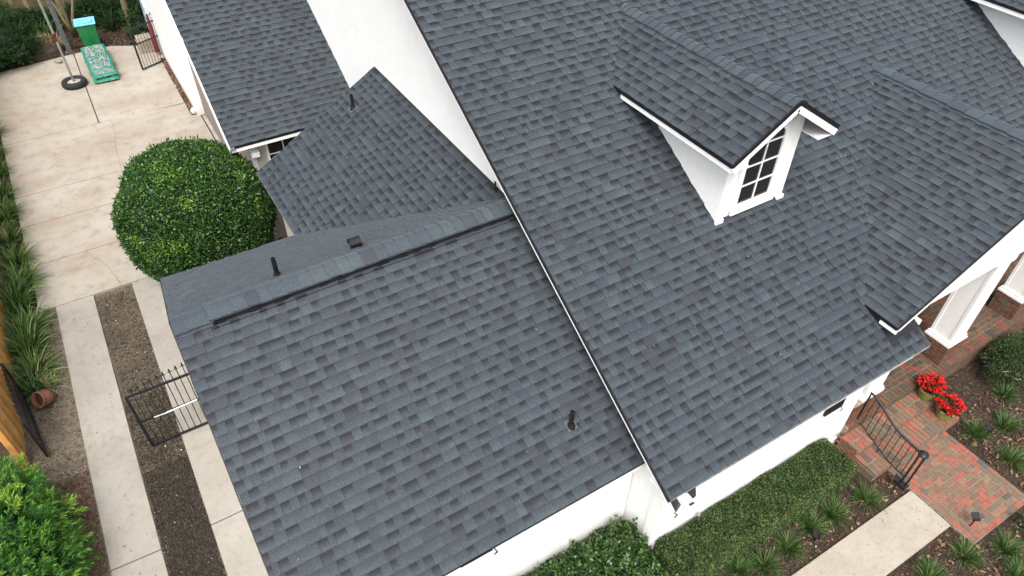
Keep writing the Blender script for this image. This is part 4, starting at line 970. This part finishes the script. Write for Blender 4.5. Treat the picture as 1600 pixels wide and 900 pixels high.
clump('garden_plant', 'strappy plant in the narrow bed beside the link roof', 'plant', (-3.1, 9.1, 0), 140, .5, .025, mat='leaf_dark', spread=.7, droop=.9, tone0=.7)
clump('garden_plant', 'red tinged plant under the round shrub', 'plant', (-3.1, 8.4, 0), 100, .4, .03, mat='leaf_dark', spread=.7, droop=.9, tone0=.7)
# dry twiggy shrub
tw = thing('twiggy_shrub', 'low straw coloured twiggy shrub at the edge of the back bed', 'shrub', (-6.35, 25.75, 0)); mb = MB()
n_ = 1500; P, N, rr = ellip_pts(n_, (0, 0, .22), .95, .62, .42, 6, -.1)
D = unit(N+RNG.normal(size=N.shape)*.8); V, Q, T = blades(P*np.array([.9, .9, .8]), D, .22*RNG.uniform(.5, 1.2, len(P)), .014, RNG.random(len(P)), .3)
link('twigs', np_mesh('twigs', V, Q, T, 'leaf_dry'), None, tw)
MB().lathe([(.8, -.05), (.75, .2), (.5, .38), (.01, .45)], 14, tone=0).obj('inner_mass', 'soil', tw)
# dark shrub right
dk = thing('dark_shrub', 'loose dark green shrub with bare grey twigs beside the porch edge', 'shrub', (9.15, -.62, 0))
P, N, rr = ellip_pts(15000, (0, 0, .36), .80, .50, .44, 7., -.3, .09); lt = np.clip(.22+.16*RNG.normal(size=len(P))+.22*np.clip(N[:, 0]+.3, 0, 1), 0, 1)
keep = (np.sin(P[:, 0]*8)*np.sin(P[:, 1]*9+P[:, 2]*6) > -.45) | (RNG.random(len(P)) < .3); V, Q, T = leaves(P[keep], N[keep], .038, .02, lt[keep], .2)
link('crown', np_mesh('crown', V, Q, T, 'leaf_hedge'), None, dk)
MB().lathe([(.30, .0), (.34, .25), (.2, .45), (.01, .5)], 14, tone=0).obj('inner_crown', 'leaf_dark', dk, smooth=True)
mb = MB()
for k in range(26):
    a = random.uniform(2.4, 5.2); b_ = random.uniform(.3, .8); p0 = Vector((math.cos(a)*.4, math.sin(a)*.3, .35)); p1 = p0+Vector((math.cos(a)*.36, math.sin(a)*.25, random.uniform(.0, .3))); p2 = p1+Vector((random.uniform(-.12, .12), random.uniform(-.12, .05), .04))
    mb.tube([p0, p1, p2], [.005, .004, .002], 4)
mb.obj('bare_twigs', 'galvanised', dk)
# trees in the back bed
def trunk_tree(label, loc, stems, r, mat='bark', lean=.1):
    t = thing('bare_tree', label, 'tree', loc); rr = random.Random(int(loc[0]*100))
    for k in range(stems):
        a = 2*math.pi*k/stems+.4; P = [Vector((0, 0, -.05))]; dx, dy = math.cos(a)*lean, math.sin(a)*lean
        for i in range(1, 8): P.append(Vector((dx*i*(1+.12*i)+rr.uniform(-.03, .03), dy*i*(1+.12*i)+rr.uniform(-.03, .03), i*.55)))
        MB().tube(P, [r*(1-.09*i) for i in range(8)], 8, rr.random()).obj('trunk', mat, t, smooth=True)
        for q in range(3):
            s0 = P[3+q]; MB().tube([s0, s0+Vector((rr.uniform(-.4, .4), rr.uniform(-.3, .3), .4)), s0+Vector((rr.uniform(-.8, .8), rr.uniform(-.5, .5), .9))], [r*.4, r*.3, r*.12], 6, .6).obj('limb', mat, t)
    return t
trunk_tree('slender pale multi stemmed bare tree behind the dark pole', (-5.15, 26.6, 0), 3, .055, lean=.13)
trunk_tree('thicker mossy trunk behind the black gate at the back', (-3.28, 25.9, 0), 1, .13, lean=.02)
trunk_tree('thin bare trunk against the back fence right of the bin', (-4.1, 27.6, 0), 1, .06, lean=-.05)
needle_shrub('dark_bush', 'dark leafy bush behind the green bin', [(0, 0, .35, .42), (.6, .3, .4, .45), (1.0, -.1, .3, .36)], 500, .16, .03, (-4.7, 27.3, 0), mat='leaf_dark', bright=.3, per=16)
needle_shrub('dark_bush', 'dark leafy bush between the mossy trunk and the garage', [(0, 0, .35, .42), (.35, .9, .5, .5), (-.3, 1.2, .4, .45)], 500, .16, .03, (-2.95, 26.0, 0), mat='leaf_dark', bright=.4, per=16)
needle_shrub('dark_bush', 'dark leafy bush behind the twiggy shrub', [(0, 0, .35, .45), (.6, .2, .3, .4)], 400, .16, .03, (-6.6, 27.3, 0), mat='leaf_dark', bright=.3, per=16)
# ------------------------------------------------------------------ fences
fb = thing('board_fence', 'weathered upright board fence along the back of the yard', 'fence')
x = -13.
while x < 0:
    z1 = random.uniform(1.75, 1.85); MB().box(x, x+.135, 28.6, 28.62, -.03, z1, random.random()).obj('board', 'old_wood', fb); x += .147
MB().box(-13, 0, 28.63, 28.67, .3, .4).obj('rail', 'old_wood', fb); MB().box(-13, 0, 28.63, 28.67, 1.4, 1.5).obj('rail', 'old_wood', fb)
fl = thing('cedar_fence', 'new orange cedar board fence along the left side', 'fence')
y = 7.35
while y < 25:
    MB().box(-8.50, -8.48, y, y+.135, -.03, 1.82, random.random()).obj('board', 'fence_wood', fl); y += .143
MB().box(-8.56, -8.505, 7.35, 25, .35, .44, .3).obj('rail', 'fence_wood', fl); MB().box(-8.56, -8.505, 7.35, 25, 1.35, 1.44, .3).obj('rail', 'fence_wood', fl)

MB().box(-8.57, -8.47, 7.22, 7.345, -.03, 1.7, .4).obj('post', 'fence_wood', fl); MB().lathe([(.0, 1.701), (.045, 1.71), (.05, 1.75), (.03, 1.79), (0, 1.80)], 10, (-8.52, 7.28, 0)).obj('post_cap', 'black_metal', fl, smooth=True)
# ------------------------------------------------------------------ iron gates
def iron_gate(label, hinge, angle, length, rise=True, mids=(.75,), h=1.45, nbar=11, finial=True, slope=0.25):
    t = thing('iron_gate', label, 'gate', hinge, angle)
    MB().box(-.02, .02, -.02, .02, .03, h+.06).obj('stile', 'black_metal', t); MB().box(length-.025, length+.025, -.02, .02, .03, h+.02).obj('stile', 'black_metal', t)
    for z in (.05, h)+tuple(mids): MB().box(.021, length-.026, -.018, .018, z-.018, z+.018).obj('rail', 'black_metal', t)
    for k in range(nbar):
        x = (k+1)*length/(nbar+1); top = h+.07+slope*(1-x/length)**.8 if rise else h+.12
        MB().tube([(x, 0, .05), (x, 0, top)], .0085, 5).obj('bar', 'black_metal', t)
        if finial:
            MB().lathe([(.004, top-.03), (.016, top-.025), (.016, top-.015), (.006, top-.01), (.020, top+.02), (.001, top+.085)], 6, (x, 0, 0)).obj('finial', 'black_metal', t)
            MB().box(x-.045, x+.045, -.004, .004, top-.012, top-.004).obj('scroll', 'black_metal', t)
    return t
g1 = iron_gate('black iron drive gate leaf closed across the right wheel track', (-4.98, 6.5, 0), math.pi, 1.46, nbar=12)
MB().tube([(.03, .09, .86), (1.0, .07, .80)], .020, 8).obj('opener_arm', 'chrome', g1)
MB().tube([(1.0, .07, .80), (1.22, .03, .77)], .012, 6).obj('opener_rod', 'chrome', g1)
MB().tube([(.0, .09, .86), (.45, .085, .835)], .026, 8).obj('opener_sleeve', 'black_metal', g1)
g3 = iron_gate('black iron drive gate leaf standing open against the cedar fence', (-8.14, 7.25, 0), math.atan2(1.75, -.22), 1.77, nbar=10, h=.98, mids=(.55,), slope=.12)
g2 = iron_gate('small black iron gate at the back, standing ajar beside the garage', (-2.66, 22.95, 0), math.pi+.45, 1.0, nbar=8, mids=(.9,), h=1.42, slope=.18)
P_ = [(.0, 0, 1.45), (.0, .0, 1.7), (.05, .25, 1.95), (.06, .6, 2.15), (.02, 1.0, 2.22)]
MB().tube(P_, .03, 6).obj('arch_bar', 'black_metal', g2)
MB().lathe([(.0, .55), (.07, .58), (.09, .66), (.05, .72), (0, .74)], 10, (-2.74+2.66, .0, 0)).obj('latch', 'galvanised', g2)

# ------------------------------------------------------------------ objects on the pad
tb = thing('tyre_base_pole', 'grey metal pole set in an old black tyre on the driveway pad', 'pole', (-5.68, 22.52, 0))
MB().lathe([(.20, .02), (.215, .0), (.34, .0), (.385, .05), (.39, .12), (.36, .185), (.30, .20), (.235, .185), (.21, .16)], 28).obj('tyre', 'rubber', tb, smooth=True)
MB().lathe([(.225, .02), (.225, .13), (.0, .15)], 24).obj('concrete_fill', 'old_concrete', tb)
MB().tube([(0, 0, .12), (.0, .0, 3.6)], .035, 10).obj('pole', 'galvanised', tb)
MB().tube([(0, 0, 1.5), (0, 0, 1.75)], .042, 10).obj('red_band', 'red_plastic', tb)
bp = thing('dark_post', 'dark grey square post standing at the edge of the back bed', 'post', (-5.50, 25.32, 0))
MB().box(-.075, .075, -.075, .075, -.03, 3.4).obj('post', 'dark_pole', bp); MB().box(-.14, .14, -.14, .14, -.03, .02).obj('base_plate', 'dark_pole', bp)
for z in (1.95, 2.2, 2.45, 2.7): MB().box(-.077, .077, -.079, -.0755, z, z+.13).obj('sticker', 'white_paint', bp)
bn = thing('wheeled_bin', 'green wheeled bin with a light blue lid behind the soil bags', 'bin', (-4.72, 24.98, 0), rad(-4))
mb = MB(); b0, b1 = .25, .31
vs = [(-b0, 0, .04), (b0, 0, .04), (b0, .45, .04), (-b0, .45, .04), (-b1, -.06, .93), (b1, -.06, .93), (b1, .56, .93), (-b1, .56, .93)]
mb.add(vs, [(0, 3, 2, 1), (4, 5, 6, 7), (0, 1, 5, 4), (1, 2, 6, 5), (2, 3, 7, 6), (3, 0, 4, 7)]); body = mb.obj('body', 'green_plastic', bn)
bv = body.modifiers.new('b', 'BEVEL'); bv.width = .03; bv.segments = 2
MB().box(-.004, .004, -.045, -.03, .12, .85).obj('seam', 'green_plastic', bn)
for s_ in (-1, 1): MB().tube([(s_*.26, .42, .11), (s_*.32, .42, .11)], .11, 14).obj('wheel', 'rubber', bn)
lid = MB(); lid.box(-.34, .34, -.10, .58, .935, .985); lo = lid.obj('lid', 'blue_plastic', bn); bv = lo.modifiers.new('b', 'BEVEL'); bv.width = .03; bv.segments = 3
li = MB().box(-.24, .24, -.0, .45, .987, 1.02).obj('lid_panel', 'blue_plastic', bn); bv = li.modifiers.new('b', 'BEVEL'); bv.width = .015; bv.segments = 2
MB().tube([(-.30, .62, .95), (.30, .62, .95)], .018, 8).obj('handle', 'rubber', bn)
# soil bags: pillows, shared mesh data, each its own object
def bag_mesh():
    nx, ny = 14, 10; vs = []; fs = []; t = []
    for side in (1, -1):
        for j in range(ny+1):
            for i in range(nx+1):
                u, v = i/nx*2-1, j/ny*2-1; hgt = (max(0, 1-u**4)*max(0, 1-v**4))**.55
                wr = .008*math.sin(u*13+v*7)+.006*math.sin(v*17-u*9)
                vs.append((u*.39*(1-.02*v*v), v*.26*(1-.03*u*u), side*(.075*hgt)+wr*(1-abs(u)**3)))
    n1 = (nx+1)*(ny+1)
    for s_ in (0, 1):
        for j in range(ny):
            for i in range(nx):
                a = s_*n1+j*(nx+1)+i; q = (a, a+1, a+nx+2, a+nx+1); fs.append(q if s_ == 0 else q[::-1])
    me = bpy.data.meshes.new('bag'); me.from_pydata(vs, [], fs); me.materials.append(MATS['bag_green']); me.polygons.foreach_set('use_smooth', [True]*len(fs)); return me
def label_mesh():
    nx, ny = 12, 4; vs = []; fs = []
    for j in range(ny+1):
        for i in range(nx+1):
            u, v = (i/nx*2-1)*.78, (j/ny*2-1)*.62-.05; hgt = (max(0, 1-u**4)*max(0, 1-v**4))**.55; wr = .008*math.sin(u*13+v*7)+.006*math.sin(v*17-u*9)
            vs.append((u*.39, v*.26, .075*hgt+wr*(1-abs(u)**3)+.003))
    for j in range(ny):
        for i in range(nx): a = j*(nx+1)+i; fs.append((a, a+1, a+nx+2, a+nx+1))
    me = bpy.data.meshes.new('printed_label'); me.from_pydata(vs, [], fs); me.materials.append(MATS['bag_label']); return me
bgm, lbm = bag_mesh(), label_mesh()
BG = [(-4.74, 22.42, .08, -3, 0, 'bottom bag at the near end of the stack of green soil bags'), (-4.76, 22.98, .08, 2, 0, 'bottom bag, second from the near end of the stack'), (-4.75, 23.55, .08, -2, 0, 'bottom bag in the middle of the stack'), (-4.77, 24.1, .08, 1, 0, 'bottom bag nearest the green bin'),
      (-4.72, 22.46, .22, 4, 0, 'upper bag at the near end of the stack'), (-4.75, 22.98, .235, -3, 6, 'upper bag, second from the near end of the stack'), (-4.73, 23.45, .25, 2, 8, 'upper bag in the middle of the stack'), (-4.76, 23.98, .26, -2, 6, 'upper bag leaning towards the green bin'), (-4.76, 24.4, .27, 2, 10, 'topmost bag touching the front of the green bin')]
for x, y, z, rz, rx, lb in BG:
    t = thing('soil_bag', 'plastic soil bag, '+lb, 'bag', (x, y, z), rad(rz), 'green soil bags stacked on the pad'); t.rotation_euler = (rad(rx), 0, rad(rz))
    link('bag_body', bgm, None, t); link('printed_label', lbm, None, t)
# clutter beyond the small gate
st = thing('stone_stack', 'stack of pale paving stones behind the small black gate', 'stones', (-3.1, 24.2, 0))
for k in range(5): MB().box(-.25+random.uniform(-.02, .02), .22, -.35, .30, .0+k*.09, .085+k*.09).obj('stone', 'pale_stone', st)
bd = MB(); bd.prism([(-2.80, 24.2, .1), (-2.80, 24.9, .1), (-2.78, 25.0, 1.2), (-2.76, 24.7, 2.1), (-2.76, 24.4, 2.1), (-2.78, 24.1, 1.2)], (.05, 0, 0)); bd.obj('leaning_board', 'blue_board', None, label='blue and white board leaning on the garage wall behind the small gate', category='board')
rd = MB(); rd.tube([(-2.85, 23.5, .1), (-2.84, 23.6, .5), (-2.80, 23.75, .95), (-2.78, 23.9, 1.3)], [.08, .09, .07, .03], 10); rd.obj('red_bundle', 'red_plastic', None, label='dark red rolled bundle leaning beside the garage wall', category='bundle')
rb = thing('spigot_unit', 'small white fitting on the ground at the garage corner', 'fitting', (-2.78, 18.72, 0)); MB().lathe([(.07, 0), (.08, .12), (.05, .17), (0, .18)], 10).obj('body', 'white_paint', rb); MB().tube([(0, 0, .12), (.08, 0, .14)], .02, 6).obj('spout', 'white_paint', rb)
jk = thing('small_jug', 'small grey and white jug lying beside the tyre pole', 'jug', (-5.95, 24.6, .05), .6); MB().lathe([(0, -.14), (.08, -.13), (.09, .05), (.05, .12), (.03, .17), (0, .18)], 10).obj('body', 'pale_stone', jk); jk.rotation_euler = (1.4, 0, .6); MB().tube([(.08, 0, -.05), (.13, 0, 0), (.07, 0, .08)], .012, 6).obj('handle', 'black_metal', jk)

# ------------------------------------------------------------------ pots
tp = thing('terracotta_pot', 'terracotta pot lying on its side on the dirt verge', 'plant pot', (-8.0, 8.62, .16))
tp.rotation_mode = 'QUATERNION'; tp.rotation_quaternion = Vector((-.62, -.50, .50)).to_track_quat('Z', 'Y')
MB().lathe([(.001, -.21), (.11, -.20), (.165, -.12), (.195, 0), (.185, .10), (.175, .125), (.205, .135), (.205, .18), (.17, .185), (.155, .12), (.17, 0), (.14, -.12), (.001, -.15)], 28).obj('body', 'terracotta', tp, smooth=True); tp.scale = (.82, .82, .82)
MB().lathe([(.001, .10), (.157, .09)], 14).obj('soil', 'soil', tp)
clump('dry_roots', 'dry straw coloured tangle spilling beside the fallen pot', 'dead plant', (-7.9, 9.0, .05), 90, .34, .008, mat='leaf_dry', spread=1.4, droop=1.6, tone0=.8, rbase=.1)
def flower_pot(label, loc, s):
    t = thing('flower_pot', label, 'potted plant', loc, s); t.scale = (.9, .9, .88)
    MB().lathe([(.001, 0), (.13, 0), (.155, .02), (.185, .14), (.20, .25), (.17, .25), (.16, .20), (.001, .20)], 24).obj('pot', 'green_glaze', t, smooth=False)
    MB().lathe([(.198, .235), (.215, .245), (.215, .272), (.185, .275), (.175, .25)], 24).obj('rim', 'pot_rim', t)
    MB().lathe([(.001, .235), (.17, .23)], 14).obj('soil', 'soil', t)
    P, N, rr = ellip_pts(260, (0, 0, .36), .24, .22, .16, 4, -.3); V, Q, T = leaves(P, N, .09, .05, np.clip(RNG.normal(.3, .2, len(P)), 0, 1), .3)
    link('leaves', np_mesh('leaves', V, Q, T, 'leaf_dark'), None, t)
    for k in range(30):
        a = 2.4*k+s; rr_ = .27*math.sqrt((k+.5)/30); c = np.array([rr_*math.cos(a), rr_*math.sin(a), .44+.06*math.cos(rr_*8)+random.uniform(-.03, .04)]); nb = 14; al = RNG.uniform(0, 2*np.pi, nb)
        D = unit(np.stack([np.cos(al), np.sin(al), RNG.uniform(.05, .7, nb)], 1)+np.array([math.cos(a), math.sin(a), 0])*.25); sdv = unit(np.cross(D, np.array([0, 0, 1.])))
        Lb = RNG.uniform(.055, .095, nb)[:, None]; Vq = np.stack([c+D*.005, c+D*Lb*.5+sdv*.019, c+D*Lb-np.array([0, 0, .012]), c+D*Lb*.5-sdv*.019], 1).reshape(-1, 3)
        link('bloom', np_mesh('bloom', Vq, np.arange(nb*4).reshape(-1, 4), RNG.random(nb), 'red_petal'), None, t)
flower_pot('olive green pot of red poinsettias on the upper brick step', (6.72, -.29, .372), 1.); flower_pot('olive green pot of red poinsettias on the lower brick step', (6.76, -.73, .202), 4.)
# ------------------------------------------------------------------ path lights
def spot(label, x, y, rz, h=.16):
    t = thing('path_light', label, 'garden light', (x, y, 0), rz, 'black garden spotlights')
    MB().tube([(0, 0, -.03), (0, 0, h)], .012, 6).obj('stake', 'black_metal', t)
    c = MB(); c.prism([(-.07, -.03, h), (.07, -.03, h), (.07, .06, h+.05), (-.07, .06, h+.05)], (0, .03, .035)); c.obj('housing', 'black_metal', t)
    MB().prism([(-.06, -.032, h+.005), (.06, -.032, h+.005), (.06, -.034, h+.03), (-.06, -.034, h+.03)], (0, -.004, 0)).obj('lens', 'glass', t)
    MB().lathe([(0, 0), (.011, .0), (.011, .025), (0, .03)], 8, (-.10, -.03, .0)).obj('connector', 'white_paint', t)
spot('black garden spotlight between the grass tufts below the hedge', 2.72, -1.2, .6); spot('black garden spotlight at the bottom corner of the brick landing', 5.22, -2.40, -.5, .26)
spot('black garden spotlight at the foot of the stair railing', 4.78, -1.22, .4, .2); spot('black garden spotlight in the bed right of the landing corner', 6.0, -2.74, 1.6); spot('black garden spotlight inside the grass tuft right of the landing', 7.2, -1.42, .3, .24)
# small white outlet on the wall, sandstone chunk
MB().lathe([(0, 0), (.03, 0), (.03, .05), (0, .055)], 10, (0, 0, 0)).obj('wall_vent_cap', 'galvanised', None, label='small round metal cap on the white wall above the hedge', category='wall cap').location = (.95, -.06, .72)
MB().lathe([(.001, -.03), (.10, -.02), (.12, .03), (.07, .07), (0, .08)], 7).obj('stone', 'sandstone', None, label='small tan stone at the foot of the white wall by the steps', category='stone').location = (4.42, -.08, 0)
# ------------------------------------------------------------------ scatter: mulch, litter, pebbles
def in_rects(x, y, rects): return any(a <= x <= b and c <= y <= d_ for a, b, c, d_ in rects)
def chips(nm, n_, x0, x1, y0, y1, L, W, mat, z=-.025, tone=None, avoid=(), kind='stuff', th=.35, label=None, cat=None):
    P = np.stack([RNG.uniform(x0, x1, n_), RNG.uniform(y0, y1, n_), np.full(n_, z)+RNG.random(n_)*.03], 1)
    for a, b, c, d_ in avoid: P = P[~((P[:, 0] > a) & (P[:, 0] < b) & (P[:, 1] > c) & (P[:, 1] < d_))]
    n_ = len(P); N = unit(np.array([0, 0, 1.])+RNG.normal(size=(n_, 3))*th); a = unit(np.cross(N, RNG.normal(size=(n_, 3)))); s = np.cross(N, a)
    Ls = (L*RNG.uniform(.3, 1.3, n_))[:, None]/2; Ws = (W*RNG.uniform(.4, 1.2, n_))[:, None]/2; H = N*Ws*.5
    V = np.stack([P-a*Ls-s*Ws, P+a*Ls-s*Ws*.7, P+a*Ls*.9+s*Ws, P-a*Ls*.8+s*Ws*.8, P-a*Ls*.7-s*Ws*.6+H, P+a*Ls*.7-s*Ws*.5+H, P+a*Ls*.6+s*Ws*.6+H, P-a*Ls*.6+s*Ws*.5+H], 1).reshape(-1, 3)
    F = np.array([(4, 5, 6, 7), (0, 1, 5, 4), (1, 2, 6, 5), (2, 3, 7, 6), (3, 0, 4, 7)]); Q = (np.arange(n_)[:, None, None]*8+F[None]).reshape(-1, 4)
    tn = RNG.beta(1.4, 2.4, n_) if tone is None else tone(n_); T = np.repeat(tn, 5)
    o = link(nm, np_mesh(nm, V, Q, T, mat), None, None, kind=kind)
    if label: o['label'] = label; o['category'] = cat
    return o
AV = [(-3, 4.98, -2.25, -1.38), (4.98, 6.75, -2.68, -.9), (4.5, 7.05, -.96, .1), (-3, .0, -5, -1.3), (4.6, 13, -.11, 1)]
chips('mulch', 30000, .0, 10.8, -4.6, -.0, .055, .016, 'mulch', avoid=AV, label='dark shredded bark mulch covering the front beds', cat='mulch')
chips('leaf_litter', 2600, .5, 8.5, -4.2, -.75, .075, .045, 'leaf_litter', z=-.005, avoid=AV, tone=lambda n: RNG.random(n), label='fallen brown leaves strewn over the mulch along the path', cat='leaves')
chips('leaf_litter', 2600, -9, -2.7, 25.1, 28.5, .10, .06, 'leaf_litter', z=-.01, tone=lambda n: RNG.random(n)**3*.8, label='brown leaf litter in the back bed under the trees', cat='leaves')
chips('gravel', 5000, -6.73, -5.96, 1.0, 11.3, .038, .026, 'pebble', z=-.03, th=.6, tone=lambda n: np.where(RNG.random(n) < .010, 1., RNG.beta(2., 2., n)*.9), label='fine dark gravel and pebbles between the two wheel tracks', cat='gravel')
chips('black_gravel', 5500, -6.73, -5.96, 1.0, 7.9, .034, .026, 'pebble', z=-.022, th=.6, tone=lambda n: RNG.beta(1.3, 3, n)*.6, label='dark gravel thinning out up the strip between the tracks', cat='gravel')
chips('black_gravel', 11000, -6.73, -5.96, 1.0, 6.0, .034, .026, 'pebble', z=-.022, th=.6, tone=lambda n: RNG.beta(1.3, 3.2, n)*.62, label='black gravel filling the lower part of the strip between the tracks', cat='gravel')
chips('dirt_crumbs', 3500, -8.6, -7.56, 1.0, 11.4, .03, .02, 'pebble', z=-.034, th=.6, tone=lambda n: np.where(RNG.random(n) < .05, .98, RNG.beta(2, 2, n)*.85), label='small stones and crumbs on the dirt verge', cat='stones')
chips('needle_mulch', 7000, -8.3, -7.56, 1.0, 6.6, .07, .010, 'leaf_litter', z=-.03, th=.3, tone=lambda n: RNG.random(n)*.8, label='reddish needle mulch beside the left wheel track', cat='mulch')
chips('bed_litter', 900, -2.87, -2.6, 18.6, 23.1, .07, .04, 'leaf_litter', z=.01, tone=lambda n: RNG.random(n), label='brown leaves in the thin bed along the garage wall', cat='leaves')
chips('drive_debris', 90, -7.7, -3.2, 11.6, 24.6, .05, .012, 'mulch', z=.001, th=.1, label='scattered leaf debris on the driveway pad', cat='leaves')
chips('path_debris', 60, 1.5, 4.9, -2.2, -1.45, .03, .008, 'mulch', z=.031, th=.1, label='tiny twigs on the cream front path', cat='twigs')
chips('track_debris', 70, -7.5, -6.8, 2, 11.3, .035, .012, 'mulch', z=.001, th=.1, label='tiny debris on the left wheel track', cat='twigs')

# a few dry leaves and twigs caught on the roofs
def roof_debris(n_, x0, x1, y0, y1, zf, slope, label):
    P = np.stack([RNG.uniform(x0, x1, n_), RNG.uniform(y0, y1, n_), np.zeros(n_)], 1); P[:, 2] = [zf(y) for y in P[:, 1]]; P[:, 2] += .016
    N = unit(np.array([0, -slope, 1.])+RNG.normal(size=(n_, 3))*.08); a = unit(np.cross(N, RNG.normal(size=(n_, 3)))); q = np.cross(N, a)
    L = RNG.uniform(.012, .05, (n_, 1)); W = RNG.uniform(.004, .018, (n_, 1))
    V = np.stack([P-a*L/2, P+q*W/2+N*.004, P+a*L/2, P-q*W/2+N*.004], 1).reshape(-1, 3)
    o = link('dry_leaves', np_mesh('dry_leaves', V, np.arange(n_*4).reshape(-1, 4), RNG.random(n_), 'leaf_dry'), None, None, kind='stuff'); o['label'] = label; o['category'] = 'leaves'
roof_debris(10, -4.9, -.5, .5, 3.5, Afz, sA, 'few dry leaf scraps caught on the lower wing roof')
roof_debris(22, 0, 9.5, -.2, 5.5, Dz, sD, 'few dry leaf scraps caught on the main roof slope')
